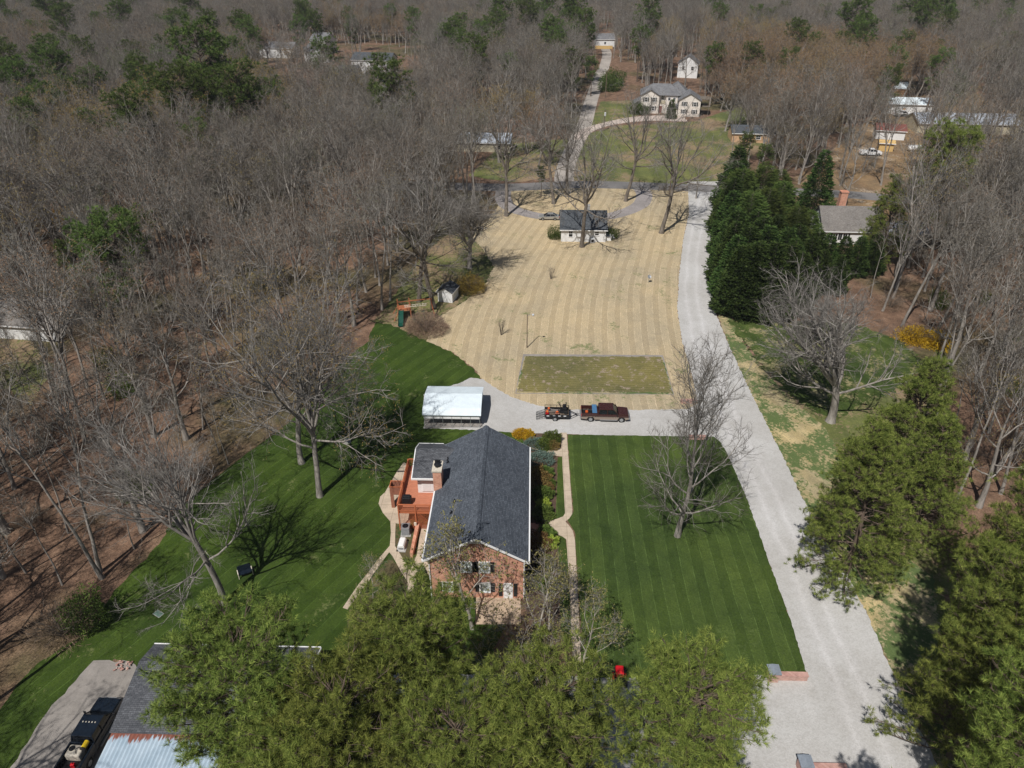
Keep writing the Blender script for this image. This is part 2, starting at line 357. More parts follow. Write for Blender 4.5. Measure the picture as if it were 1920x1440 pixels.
sheet('side_bed', [(733,1040),(765,1095),(762,1120),(800,1180),(650,1180),(655,1145)], M['mulchgrass'], 3.5 * Z, 0.4, 0.1)
PLOT = [(985,668),(1241,669),(1259,736),(971,734)]
sheet('plot_border', [(981,664),(1243,666),(1264,740),(966,738)], M['concrete'] if 'concrete' in M else M['slab'], 0.012, 0.8, 0.02)
sheet('plot_soil', [(984,668.5),(1242,669.5),(1262,739),(967,737)], M['verge'], 0.02, 0.5, 0.12)
sheet('garden_plot', PLOT, M['plot'], 0.03, 0.35, 0.14)
walk('concrete_apron', [(795,782),(902,786),(905,800),(796,804)], M['slab'])
VERGE = [(1345,588),(1372,598),(1392,640),(1430,690),(1480,745),(1545,800),(1600,900),(1640,1000),(1700,1050),(1750,1080),(1765,1200),(1760,1320),(1850,1600),(1755,1430),(1710,1340),(1668,1250),(1625,1150),(1590,1080),(1545,1005),(1500,925),(1465,850),(1430,780),(1400,720),(1368,650)]
sheet('grass_verge', [(p[0] - 1.5, p[1]) if i > 12 else p for i, p in enumerate(VERGE)], M['verge'], 2 * Z, 0.35, 0.22)
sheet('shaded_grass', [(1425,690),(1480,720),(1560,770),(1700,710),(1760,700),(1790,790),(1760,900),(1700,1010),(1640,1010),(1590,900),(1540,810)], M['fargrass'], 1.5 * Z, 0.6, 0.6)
sheet('side_lawn', [(1364,602),(1480,600),(1600,606),(1690,640),(1740,690),(1700,720),(1560,790),(1480,742),(1430,690),(1398,645)], M['sidelawn'], 4 * Z, 0.3, 0.6)
sheet('side_clearing', [(1640,1000),(1760,1010),(1790,1100),(1790,1250),(1820,1500),(1765,1330),(1740,1180),(1700,1060)], M['fargrass'], Z, 0.6, 0.9)
sheet('garage_apron', [(172,1240),(246,1240),(300,1300),(200,1600),(-60,1600),(20,1440),(75,1350)], M['slab'], 4 * Z, 0.6, 0.15)
# road with ring drive
sheet('road', None, M['asphalt'], 3 * Z + 0.002, raw=strip_px([(300,330),(620,343),(840,349),(960,351),(1100,346),(1300,352),(1500,360),(1650,370),(1900,400)], 3.2))
sheet('ring_drive', None, M['ring'], 3 * Z, raw=strip_px([(945,350),(944,375),(962,392),(1010,405),(1060,408),(1120,408),(1165,400),(1200,384),(1208,366),(1200,352)], 2.0))
sheet('gravel_track', None, M['trackgravel'], 2 * Z, raw=strip_px([(1060,350),(1058,325),(1072,285),(1095,235),(1108,190),(1118,160),(1124,140),(1132,128),(1138,100),(1130,85)], 2.6))
sheet('house_drive', None, M['pinkgravel'], 2 * Z + 0.002, raw=strip_px([(1085,262),(1102,244),(1150,230),(1210,222),(1285,222)], lambda t: 2.2 + 6.0 * max(0, t - 0.45)))
sheet('far_lawn', [(1098,240),(1128,190),(1195,188),(1205,215),(1150,226),(1100,242)], M['fargrass'], Z, 2, .5)
sheet('far_lawn', [(1066,345),(1072,300),(1098,252),(1160,235),(1300,228),(1420,190),(1480,200),(1500,240),(1400,300),(1340,345)], M['fargrass'], Z, 2, .5)
sheet('far_lawn', [(880,330),(920,290),(960,270),(1040,262),(1070,262),(1050,330),(960,342)], M['fargrass'], Z, 2, .5)
sheet('farm_yard', [(1480,340),(1560,280),(1620,230),(1680,180),(1830,175),(1900,210),(1880,260),(1760,300),(1700,360),(1660,372),(1540,360)], M['dirt'], Z, 2, .6)
sheet('yard_dirt', [(1540,370),(1660,372),(1740,420),(1700,500),(1540,460)], M['dirt'], Z, 1, .4)
sheet('road_apron', [(1290,340),(1360,340),(1355,356),(1290,356)], M['gravel'], 2 * Z, 1, .2)
sheet('west_yard', [(0,600),(60,640),(100,690),(60,760),(0,720),(-100,650)], M['fargrass'], Z, 1, .4)
# ------------------------------------------------------------ plant materials
def mat_bark(name, c1, c2, scale=3.0):
    m, n, l, b = newmat(name, 0.95, 0.1); p = opos(n)
    mp = n.new("ShaderNodeMapping"); mp.inputs["Scale"].default_value = (1, 1, 0.25); l.new(p, mp.inputs[0])
    f = nz(n, l, mp.outputs[0], scale, 5, 0.7)
    l.new(rmp(n, l, f, [(0.3, c1), (0.65, c2)]), b.inputs["Base Color"]); bump(n, l, b, f, 0.6, 0.05); return m
def mat_twig(name, stops, var=0.35):
    """each tree takes its own tint out of the ramp"""
    m, n, l, b = newmat(name, 0.95, 0.05); oi = n.new("ShaderNodeObjectInfo")
    c = rmp(n, l, oi.outputs["Random"], stops, 'CONSTANT' if len(stops) > 3 else 'LINEAR')
    f = nz(n, l, opos(n), 0.6, 3); md = rmp(n, l, f, [(0.3, (1 - var,) * 3), (0.7, (1 + var,) * 3)])
    l.new(mx(n, l, 1.0, c, md, 'MULTIPLY'), b.inputs["Base Color"]); return m
def mat_leaf(name, c1, c2, c3, rnd_amt=0.25, trans=0.25, scale=1.1, spec=0.06, rough=0.75):
    m, n, l, b = newmat(name, rough, spec); oi = n.new("ShaderNodeObjectInfo")
    g = n.new("ShaderNodeNewGeometry")
    f = nz(n, l, opos(n), scale, 4, 0.7)
    ri = mth(n, l, 'MULTIPLY_ADD', g.outputs["Random Per Island"], 0.5, mth(n, l, 'MULTIPLY', f, 0.75))
    c = rmp(n, l, ri, [(0.3, c1), (0.6, c2), (0.9, c3)])
    hv = n.new("ShaderNodeHueSaturation"); l.new(c, hv.inputs["Color"])
    l.new(mth(n, l, 'MULTIPLY_ADD', oi.outputs["Random"], rnd_amt * 2, 1 - rnd_amt), hv.inputs["Value"])
    l.new(mth(n, l, 'MULTIPLY_ADD', oi.outputs["Random"], 0.03, 0.485), hv.inputs["Hue"])
    l.new(hv.outputs[0], b.inputs["Base Color"])
    if trans:
        tr = n.new("ShaderNodeBsdfTranslucent"); l.new(hv.outputs[0], tr.inputs[0])
        ms = n.new("ShaderNodeMixShader"); ms.inputs[0].default_value = trans
        l.new(b.outputs[0], ms.inputs[1]); l.new(tr.outputs[0], ms.inputs[2]); l.new(ms.outputs[0], n["Material Output"].inputs[0])
    return m
M['bark'] = mat_bark("grey_bark", (0.13, 0.115, 0.10), (0.36, 0.33, 0.295))
M['darkbark'] = mat_bark("dark_bark", (0.09, 0.075, 0.06), (0.22, 0.19, 0.16))
M['palebark'] = mat_bark("pale_bark", (0.20, 0.175, 0.14), (0.50, 0.46, 0.40), 1.6)
M['pinebark'] = mat_bark("pine_bark", (0.07, 0.052, 0.04), (0.16, 0.12, 0.095))
M['limb'] = mat_bark("limb_bark", (0.13, 0.12, 0.108), (0.36, 0.335, 0.305), 1.5)
M['twig'] = mat_twig("twigs", [(0.0, (0.155, 0.135, 0.105)), (0.2, (0.20, 0.182, 0.152)), (0.4, (0.11, 0.097, 0.08)), (0.6, (0.18, 0.14, 0.105)), (0.8, (0.16, 0.146, 0.12))])
M['bud'] = mat_twig("buds", [(0.0, (0.16, 0.145, 0.122)), (0.24, (0.24, 0.15, 0.09)), (0.36, (0.18, 0.16, 0.13)), (0.52, (0.26, 0.20, 0.075)), (0.61, (0.15, 0.135, 0.12)), (0.80, (0.21, 0.15, 0.105)), (0.88, (0.17, 0.18, 0.085)), (0.93, (0.18, 0.17, 0.155))])
M['gtwig'] = mat_twig("grey_twigs", [(0.0, (0.17, 0.155, 0.138)), (1.0, (0.20, 0.185, 0.165))])
M['ybud'] = mat_twig("golden_buds", [(0.0, (0.27, 0.19, 0.065)), (1.0, (0.30, 0.215, 0.08))])
M['obud'] = mat_twig("rust_buds", [(0.0, (0.26, 0.155, 0.09)), (1.0, (0.27, 0.19, 0.085))])
M['oleaf'] = mat_leaf("young_leaves", (0.12, 0.10, 0.035), (0.22, 0.20, 0.075), (0.33, 0.29, 0.12), 0.1, 0.3)
M['needle'] = mat_leaf("pine_needles", (0.035, 0.058, 0.014), (0.14, 0.185, 0.038), (0.36, 0.40, 0.095), 0.13, 0.18, spec=.08, rough=.8)
M['needle_dark'] = mat_leaf("dark_pine_needles", (0.032, 0.055, 0.016), (0.08, 0.12, 0.03), (0.15, 0.20, 0.05), 0.25, 0.12, spec=.08, rough=.8)
M['cypress'] = mat_leaf("cypress_sprays", (0.010, 0.022, 0.007), (0.032, 0.058, 0.014), (0.10, 0.145, 0.038), 0.35, 0.08)
M['cedar'] = mat_leaf("cedar_sprays", (0.03, 0.05, 0.012), (0.065, 0.095, 0.022), (0.12, 0.155, 0.04), 0.3, 0.12)
M['boxwood'] = mat_leaf("boxwood_leaves", (0.035, 0.055, 0.01), (0.085, 0.125, 0.025), (0.16, 0.21, 0.05), 0.2, 0.15, 2.0)
M['juniper'] = mat_leaf("juniper_sprays", (0.05, 0.085, 0.07), (0.10, 0.15, 0.12), (0.17, 0.23, 0.19), 0.1, 0.1, 2.0)
M['forsythia'] = mat_leaf("yellow_flowers", (0.30, 0.18, 0.01), (0.55, 0.36, 0.02), (0.75, 0.52, 0.05), 0.1, 0.3, 2.0)
M['limeleaf'] = mat_leaf("lime_leaves", (0.18, 0.24, 0.03), (0.34, 0.42, 0.06), (0.5, 0.55, 0.12), 0.1, 0.3, 2.0)
M['rustleaf'] = mat_leaf("rust_leaves", (0.08, 0.05, 0.02), (0.20, 0.11, 0.04), (0.26, 0.22, 0.08), 0.15, 0.2, 2.0)
M['brownstem'] = mat_leaf("brown_stems", (0.14, 0.10, 0.07), (0.24, 0.17, 0.12), (0.33, 0.24, 0.16), 0.1, 0.0, 1.2)
M['goldstem'] = mat_leaf("golden_stems", (0.16, 0.12, 0.05), (0.30, 0.22, 0.06), (0.46, 0.33, 0.06), 0.1, 0.1, 0.8)
M['maroon'] = mat_leaf("maroon_leaves", (0.14, 0.015, 0.025), (0.24, 0.03, 0.05), (0.34, 0.06, 0.08), 0.1, 0.2, 1.0)
from mathutils import noise as _mn
# ------------------------------------------------------------ tree geometry
class TB:
    """triangles and tubes for plants, written with numpy"""
    def __init__(s): s.V = []; s.F = []; s.n = 0; s.mi = []
    def tube(s, pts, rad, k, m):
        base = s.n; K = len(pts)
        for i in range(K):
            p = pts[i]; d = (pts[min(i + 1, K - 1)] - pts[max(i - 1, 0)])
            t = Vector((1, 0, 0)) if abs(d.x) < abs(d.y) + abs(d.z) * .5 else Vector((0, 1, 0))
            x = d.cross(t); x.normalize(); y = d.cross(x); y.normalize()
            for j in range(k):
                a = 6.28318 * j / k; s.V.append(p + (x * math.cos(a) + y * math.sin(a)) * rad[i])
        s.n += K * k
        for i in range(K - 1):
            for j in range(k):
                a = base + i * k + j; b = base + i * k + (j + 1) % k
                s.F.append((a, b, b + k)); s.F.append((a, b + k, a + k)); s.mi += [m, m]
    def sliver(s, p, d, L, w, rr, m):
        t = Vector((rr.gauss(0, 1), rr.gauss(0, 1), rr.gauss(0, 1))); x = d.cross(t); x.normalize(); x *= w * 0.5
        s.V += [p - x, p + x, p + d * L]; s.F.append((s.n, s.n + 1, s.n + 2)); s.n += 3; s.mi.append(m)
    def leaf(s, p, d, L, w, rr, m):
        """kite shaped leaf"""
        t = Vector((rr.gauss(0, 1), rr.gauss(0, 1), rr.gauss(0, 1))); x = d.cross(t); x.normalize(); x *= w * 0.5
        q = p + d * (L * 0.5)
        s.V += [p, q - x, p + d * L, q + x]; s.F.append((s.n, s.n + 1, s.n + 2)); s.F.append((s.n, s.n + 2, s.n + 3)); s.n += 4; s.mi += [m, m]
    def mesh(s, name, mats, smooth=False):
        V = np.array([tuple(v) for v in s.V], dtype=np.float32); F = np.array(s.F, dtype=np.int32)
        me = bpy.data.meshes.new(name); me.vertices.add(len(V)); me.vertices.foreach_set('co', V.ravel())
        me.loops.add(F.size); me.loops.foreach_set('vertex_index', F.ravel())
        me.polygons.add(len(F)); me.polygons.foreach_set('loop_start', np.arange(0, F.size, 3, dtype=np.int32))
        for m in mats: me.materials.append(m)
        me.polygons.foreach_set('material_index', np.array(s.mi, dtype=np.int32))
        if smooth: me.polygons.foreach_set('use_smooth', np.ones(len(F), dtype=bool))
        me.update(calc_edges=True); me.validate(); return me
def rot_off(d, ang, az):
    t = Vector((0, 0, 1)) if abs(d.z) < 0.9 else Vector((1, 0, 0))
    x = d.cross(t).normalized(); y = d.cross(x)
    return (d * math.cos(ang) + (x * math.cos(az) + y * math.sin(az)) * math.sin(ang)).normalized()
def bare_tree(seed, H=18, th=0.3, tr=0.32, nl=7, ll=0.55, ang=(25, 60), sub=8, subsub=6, twigs=8, tw_w=0.022, bark='bark', twig='twig', bud='bud', budn=0.0, lean=0.05, lowlimbs=0, leaf=0.0, droop=0.0, budsize=0.1, fork=0, trop=0.10):
    rr = random.Random(seed); T = TB(); Cr = TB()
    def path(p, d, L, n, jit, trop):
        pts = [p.copy()]; d = d.copy()
        for i in range(n):
            d += Vector((rr.gauss(0, jit), rr.gauss(0, jit), rr.gauss(0, jit) + trop)); d.normalize()
            p = p + d * (L / n); pts.append(p.copy())
        return pts
    def at(pts, t):
        k = t * (len(pts) - 1); i = min(int(k), len(pts) - 2); f = k - i
        return pts[i].lerp(pts[i + 1], f), (pts[i + 1] - pts[i]).normalized()
    def twigset(pts, n, L, t0=0.15):
        for j in range(n):
            t = rr.uniform(t0, 1); p, d = at(pts, t)
            dd = rot_off(d, rr.uniform(.3, 1.0), rr.uniform(0, 6.28)); dd.z += 0.15 - droop; dd.normalize()
            l_ = L * rr.uniform(.5, 1.1); Cr.sliver(p, dd, l_, tw_w, rr, 1)
            if rr.random() < budn:
                for q in range(2):
                    e = p + dd * l_ * rr.uniform(.45, 1); Cr.sliver(e, rot_off(dd, 1.0, rr.uniform(0, 6.28)), budsize * rr.uniform(.7, 1.4), budsize * .55, rr, 2)
            if leaf and rr.random() < leaf:
                for q in range(3):
                    e = p + dd * l_ * rr.uniform(.4, 1.0); Cr.leaf(e, rot_off(dd, rr.uniform(.5, 1.3), rr.uniform(0, 6.28)), rr.uniform(.14, .26), .12, rr, 2)
    # trunk runs through the crown
    top = H * (0.78 if fork == 0 else th + 0.06)
    tp = path(Vector((0, 0, -0.15)), Vector((rr.gauss(0, lean), rr.gauss(0, lean), 1)).normalized(), top, 9, 0.045, 0.05)
    trad = [tr * (1.45 if i == 0 else 1.0) * (1 - 0.80 * (i / 9) ** 1.1) for i in range(10)]
    if fork: trad = [tr * (1.4 if i == 0 else 1.0) * (1 - 0.3 * i / 9) for i in range(10)]
    trad[1] = tr * 1.02
    T.tube(tp, trad, 8, 0)
    limbs = []
    nlow = lowlimbs
    for i in range(nl + nlow):
        if i < nlow: t = rr.uniform(th * 0.75, th) / (top / H); a = R(rr.uniform(60, 85))
        else:
            t = (th + (0.97 * top / H - th) * ((i - nlow) / max(1, nl - 1)) ** 0.85) / (top / H) if not fork else rr.uniform(0.86, 1.0)
            k = (i - nlow) / max(1, nl - 1); a = R(ang[1] + (ang[0] - ang[1]) * k + rr.uniform(-8, 8))
        p, d = at(tp, min(0.995, t)); az = i * 2.4 + rr.uniform(-.5, .5)
        k = max(0.0, (i - nlow) / max(1, nl - 1)); L = H * ll * (1 - 0.35 * k) * rr.uniform(.8, 1.15)
        if i < nlow: L = H * ll * 0.75
        r0 = tr * .30 * (1 - 0.35 * k) if not fork or i < nlow else tr * .50 * rr.uniform(.75, 1.1)
        if fork and i >= nlow: a = R(ang[0] + (ang[1] - ang[0]) * ((i * 0.618) % 1.0)); L = H * ll * rr.uniform(.85, 1.15)
        pts = path(p, rot_off(d, a, az), L, 7, 0.13, trop - droop * .5)
        T.tube(pts, [r0 * (1 - 0.88 * (j / 7)) + 0.012 for j in range(8)], 6, 0)
        limbs.append((pts, L, r0))
    if fork:
        for pts, L, r0 in list(limbs):
            if L < 2: continue
            for j in range(fork):
                t = .18 + .55 * (j + rr.random() * .7) / fork; p, d = at(pts, t)
                L2 = L * rr.uniform(.5, .75) * (1.05 - t * .5); r2 = r0 * (1 - .8 * t) * .72
                q = path(p, rot_off(d, rr.uniform(.45, .85), rr.uniform(0, 6.28)), L2, 6, .13, trop)
                T.tube(q, [r2 * (1 - 0.86 * (j2 / 6)) + 0.01 for j2 in range(7)], 5, 0); limbs.append((q, L2, r2))
    tpt = path(tp[-1], (tp[-1] - tp[-2]).normalized(), H * .2, 5, .12, .05)
    T.tube(tpt, [trad[-1] * (1 - .85 * j / 5) for j in range(6)], 5, 0); limbs.append((tpt, H * .2, trad[-1]))
    for pts, L, r0 in limbs:
        nsub = max(3, int(sub * L / (H * ll)))
        for j in range(nsub):
            t = 0.22 + 0.78 * (j + rr.random()) / nsub; t = min(t, .99); p, d = at(pts, t)
            L2 = L * rr.uniform(.32, .6) * (1.15 - 0.6 * t); r2 = max(.018, r0 * .42 * (1.1 - .75 * t))
            q = path(p, rot_off(d, rr.uniform(.5, 1.05), rr.uniform(0, 6.28)), L2, 5, 0.16, trop - droop)
            Cr.tube(q, [r2 * (1 - .8 * i / 5) + .008 for i in range(6)], 4, 0)
            ns = max(3, int(subsub * min(1.4, L2 / 2.4)))
            twigset(q, int(twigs * 1.0), .8)
            for k2 in range(ns):
                t = 0.2 + 0.8 * (k2 + rr.random()) / ns; t = min(t, .99); p, d = at(q, t)
                L3 = L2 * rr.uniform(.3, .6) * (1.2 - .6 * t) + .35; 
                w = path(p, rot_off(d, rr.uniform(.5, 1.1), rr.uniform(0, 6.28)), L3, 3, .2, trop * .7 - droop)
                Cr.tube(w, [max(.013, r2 * .4), .013, .009, .006], 3, 0 if k2 % 2 else 1)
                twigset(w, twigs, .65)
        twigset(pts, twigs, 1.0, .5)
    return T.mesh('trunk', [M[bark]], True), Cr.mesh('crown', [M['limb'], M[twig], M[bud]])
def pine_tree(seed, H=20, base=0.38, rad=4.6, nb=46, tr=0.30, tufts=(5, 8), need=12, nl=0.30, nw=0.035, mat='needle', top='round', lean=0.03, clump=.55, sden=1.4, nsp=1.45):
    rr = random.Random(seed); T = TB(); Cr = TB()
    def path(p, d, L, n, jit, trop):
        pts = [p.copy()]; d = d.copy()
        for i in range(n):
            d += Vector((rr.gauss(0, jit), rr.gauss(0, jit), rr.gauss(0, jit) + trop)); d.normalize()
            p = p + d * (L / n); pts.append(p.copy())
        return pts
    def at(pts, t):
        k = t * (len(pts) - 1); i = min(int(k), len(pts) - 2); f = k - i
        return pts[i].lerp(pts[i + 1], f), (pts[i + 1] - pts[i]).normalized()
    tp = path(Vector((0, 0, -.15)), Vector((rr.gauss(0, lean), rr.gauss(0, lean), 1)).normalized(), H * .97, 10, .03, .04)
    T.tube(tp, [tr * (1.35 if i == 0 else 1) * (1 - .86 * i / 10) for i in range(11)], 8, 0)
    def tuft(p, d):
        for k in range(need):
            dd = rot_off(d, rr.uniform(0.1, nsp), rr.uniform(0, 6.28)); L = nl * rr.uniform(.75, 1.12)
            Cr.sliver(p + d * rr.uniform(-.12, .12), dd, L, nw, rr, 0)
    for i in range(nb):
        k = (i + rr.random()) / nb; t = base + (0.99 - base) * k
        p, d = at(tp, t); az = rr.uniform(0, 6.28)
        env = math.sin(math.pi * (0.14 + 0.80 * (1 - k)) ** 0.8) if top == 'round' else (1.02 - k) ** 0.62
        env = max(env, .16)
        L = rad * env * rr.uniform(.82, 1.08); up = -0.12 + 0.75 * k
        dirv = Vector((math.cos(az), math.sin(az), up)).normalized()
        pts = path(p, dirv, L, 6, .10, .05)
        T.tube(pts, [tr * .26 * (1 - .35 * k) * (1 - .85 * j / 6) + .01 for j in range(7)], 4, 0)
        nsb = max(2, int(L * sden + .5))
        for j in range(nsb):
            t2 = (0.28 if k < .65 else .08) + (.72 if k < .65 else .92) * (j + rr.random()) / nsb; t2 = min(.99, t2); q, dq = at(pts, t2)
            L2 = (.5 + .28 * L * (1.1 - t2)) * rr.uniform(.7, 1.25)
            s = path(q, (rot_off(dq, rr.uniform(.5, 1.2), rr.uniform(0, 6.28)) + Vector((0, 0, .35))).normalized(), L2, 3, .15, .1)
            Cr.tube(s, [.028, .02, .015, .01], 3, 1)
            n3 = rr.randint(*tufts); e = s[-1]; cr_ = clump * rr.uniform(.75, 1.25)
            for u in range(n3):
                v = Vector((rr.gauss(0, 1), rr.gauss(0, 1), rr.gauss(.6, .7))).normalized(); q2 = e + Vector((v.x * cr_, v.y * cr_, v.z * cr_ * .62)) * rr.uniform(.75, 1.0)
                d3 = (v + Vector((0, 0, .35))).normalized(); tuft(q2, d3)
    return T.mesh('trunk', [M['pinebark']], True), Cr.mesh('crown', [M[mat], M['pinebark']])
def cone_tree(seed, H=14, rad=2.8, n=5200, mat='cypress', leafL=.42, leafW=.13, power=.75, base=0.02, ntr=.16, bough=12):
    rr = random.Random(seed); T = TB(); Cr = TB()
    T.tube([Vector((0, 0, -.1)), Vector((.03, 0, H * .5)), Vector((0, .03, H * .97))], [ntr, ntr * .6, .02], 7, 0)
    # spray bearing branch ends in drooping layers, inner ones too so that no light passes
    lobes = [(rr.uniform(0, 6.28), rr.uniform(0, 1), rr.uniform(.1, .26)) for _ in range(30)]
    for i in range(n * 4 // bough):
        k = 1 - math.sqrt(rr.random()) if rr.random() < .8 else rr.random(); k = base + (1 - base) * min(.995, k)
        a = rr.uniform(0, 6.28); r0 = rad * (1 - k) ** power
        ky = (k * H / .95 + a * .35) % 1.0
        bum = 0.80 + 0.10 * math.sin(a * 5 + k * 23) + .22 * (1 - ky) + sum(h for (la, lk, h) in lobes if abs((a - la + 3.14) % 6.28 - 3.14) < .4 and abs(k - lk) < .05)
        bum *= 1 + .38 * _mn.noise(Vector((math.cos(a) * r0 * .9, math.sin(a) * r0 * .9, k * H * .75 + seed)))
        r = (r0 * bum) * (rr.uniform(.8, 1.0) if rr.random() < .75 else rr.uniform(.35, .8)) + .05
        p = Vector((math.cos(a) * r, math.sin(a) * r, k * H))
        out = Vector((math.cos(a), math.sin(a), rr.uniform(.1, .9))).normalized()
        tn = Vector((-math.sin(a), math.cos(a), 0)); ot = Vector((math.cos(a), math.sin(a), rr.uniform(-.05, .35)))
        for q in range(bough):
            u = rr.random(); w_ = rr.uniform(-.55, .55) * (1 - u * .8) * leafL * 1.6
            pp = p + ot * (u * leafL * 1.5 - .1) + tn * w_ + Vector((0, 0, rr.uniform(-.05, .05)))
            d = (ot + tn * (w_ * .9 + rr.uniform(-.35, .35)) + Vector((0, 0, rr.uniform(-.25, .35)))).normalized(); Cr.leaf(pp, d, leafL * rr.uniform(.6, 1.1), leafW, rr, 0)
    for i in range(int(H * 4)):
        k = (i + .5) / (H * 4); a = i * 2.4; r0 = rad * (1 - k) ** power * .8
        Cr.tube([Vector((0, 0, k * H)), Vector((math.cos(a) * r0, math.sin(a) * r0, k * H + r0 * .15))], [.04, .01], 3, 1)
    return T.mesh('trunk', [M['darkbark']], True), Cr.mesh('crown', [M[mat], M['darkbark']])
def bush_mesh(seed, rx, ry, rz, mat, n=1800, leafL=.12, leafW=.07, stems=0, lump=.18, flat=False, squash=0.0, inner=0.0):
    rr = random.Random(seed); Cr = TB(); T = TB()
    ph = [rr.uniform(0, 6.28) for _ in range(6)]
    for i in range(n):
        u = rr.uniform(-.35, 1); a = rr.uniform(0, 6.28); s_ = math.sqrt(max(0, 1 - u * u)) if u > 0 else math.sqrt(1 - u * u) * .95
        lum = 1 + lump * math.sin(3 * a + ph[0] + 4 * u) * math.cos(2.3 * a + ph[1]) + lump * .5 * math.sin(7 * a + ph[2] + 9 * u + ph[3])
        k = lum * (rr.uniform(.85, 1.03) if rr.random() > inner else rr.uniform(.3, .9))
        p = Vector((math.cos(a) * s_ * rx * k, math.sin(a) * s_ * ry * k, max(.03, (u + .35) / 1.35 * rz * k)))
        out = Vector((p.x / rx, p.y / ry, (p.z / rz) * .8 + .15)).normalized()
        Cr.leaf(p, rot_off(out, rr.uniform(.2, 1.2), rr.uniform(0, 6.28)), leafL * rr.uniform(.6, 1.3), leafW, rr, 0)
    for i in range(stems):
        a = rr.uniform(0, 6.28); s_ = rr.uniform(.3, 1.0)
        d = Vector((math.cos(a) * s_ * rx, math.sin(a) * s_ * ry, rz * rr.uniform(.6, 1.05)))
        mid = d * .5 + Vector((0, 0, rz * .15)); T.tube([Vector((math.cos(a) * .1, math.sin(a) * .1, -.05)), mid, d], [.03, .018, .007], 3, 0)
        for q in range(5):
            b0 = mid.lerp(d, rr.random()); T.tube([b0, b0 + rot_off(d.normalized(), rr.uniform(.3, .8), rr.uniform(0, 6.28)) * rr.uniform(.3, .9)], [.012, .005], 3, 0)
    if not stems: T.tube([Vector((0, 0, -.05)), Vector((0, 0, rz * .6))], [.08, .03], 5, 0)
    return T.mesh('stems', [M['darkbark']]), Cr.mesh('foliage', [M[mat]])
# ------------------------------------------------------------ prototypes
PROTO = {}
def proto(key, fn, *a, **k): PROTO[key] = fn(*a, **k)
for i in (1, 3): proto('wood%d' % i, bare_tree, 130 + i, H=21, th=.42, tr=.20, nl=4, ll=.48, ang=(5, 30), sub=6, subsub=5, twigs=6, tw_w=.026, bark='bark', budn=.4, budsize=.14, lean=.05, fork=3, trop=.09)
for i in (0, 2, 4): proto('wood%d' % i, bare_tree, 100 + i, H=20 + i % 3, th=.42 + .05 * (i % 3), tr=.17 + .02 * (i % 2), nl=9, ll=.32, ang=(8, 36), sub=7, subsub=5, twigs=6, tw_w=.028, trop=.13, bark='bark', budn=.45 if i % 2 else .15, budsize=.14, lean=.05)
for i in range(2): proto('wide%d' % i, bare_tree, 140 + i, H=18, th=.26, tr=.30, nl=9, ll=.46, ang=(25, 62), sub=9, subsub=6, twigs=7, tw_w=.028, bark='bark', budn=.3, budsize=.13, lowlimbs=1)
proto('hero0', bare_tree, 201, H=19, th=.36, tr=.32, nl=6, ll=.60, ang=(6, 38), sub=9, subsub=8, twigs=8, tw_w=.016, bark='bark', twig='gtwig', lowlimbs=3, lean=.03, trop=.08, fork=4)
proto('hero1', bare_tree, 207, H=20, th=.30, tr=.32, nl=7, ll=.64, ang=(5, 38), sub=10, subsub=8, twigs=8, tw_w=.016, lean=.02, trop=.08, fork=4, bark='bark', twig='gtwig', bud='ybud', budn=.30, budsize=.11, lowlimbs=2)
proto('hero2', bare_tree, 211, H=16, th=.24, tr=.42, nl=8, ll=.62, ang=(8, 56), sub=10, subsub=7, twigs=8, tw_w=.017, trop=.06, fork=4, bark='bark', twig='gtwig', lowlimbs=2, lean=.02)
proto('hero3', bare_tree, 227, H=19, th=.18, tr=.26, nl=17, ll=.46, ang=(10, 62), sub=12, subsub=8, twigs=8, tw_w=.014, trop=.11, bark='bark', twig='twig', lowlimbs=3, lean=.02)
proto('hero4', bare_tree, 229, H=20, th=.36, tr=.36, nl=5, ll=.56, ang=(12, 54), sub=8, subsub=6, twigs=6, tw_w=.022, trop=.06, fork=3, bark='darkbark', twig='gtwig', lowlimbs=2, lean=.02)
proto('gold0', bare_tree, 233, H=18, th=.30, tr=.32, nl=5, ll=.58, ang=(14, 58), fork=3, trop=.06, sub=8, subsub=6, twigs=7, tw_w=.022, bark='bark', twig='gtwig', bud='ybud', budn=.8, budsize=.18)
proto('rust0', bare_tree, 239, H=18, th=.28, tr=.32, nl=5, ll=.58, ang=(14, 60), fork=3, trop=.06, sub=8, subsub=6, twigs=7, tw_w=.026, bark='bark', twig='twig', bud='obud', budn=.8, budsize=.18)
for i in range(2): proto('birch%d' % i, bare_tree, 251 + i, H=12.5, th=.14, tr=.17, nl=9, ll=.5, ang=(18, 58), sub=9, subsub=6, twigs=5, tw_w=.016, bark='palebark', twig='gtwig', bud='oleaf', leaf=.42, droop=.03, lean=.10)
for i in range(3): proto('sapling%d' % i, bare_tree, 271 + i, H=16 - 2 * i, th=.48, tr=.085, nl=7, ll=.19, ang=(15, 45), sub=5, subsub=4, twigs=5, tw_w=.022, bark='bark', twig='twig', budn=.2)
for i in range(3): proto('pine%d' % i, pine_tree, 301 + i, H=20, base=.28, rad=4.9, nb=125, tufts=(2, 4), need=30, nl=.40, nw=.024, clump=.28, sden=3.3, nsp=1.5)
for i in range(2): proto('lowpine%d' % i, pine_tree, 311 + i, H=18, base=.05, rad=6.0, nb=150, tufts=(2, 3), need=30, nl=.42, nw=.028, clump=.3, sden=2.8, nsp=1.5, top='cone')
for i in range(3): proto('fpine%d' % i, pine_tree, 321 + i, H=20, base=.5 - .1 * i, rad=4.4, nb=56, tufts=(2, 3), need=14, nl=.6, nw=.08, mat='needle_dark', clump=.4, sden=2.2, nsp=1.5)
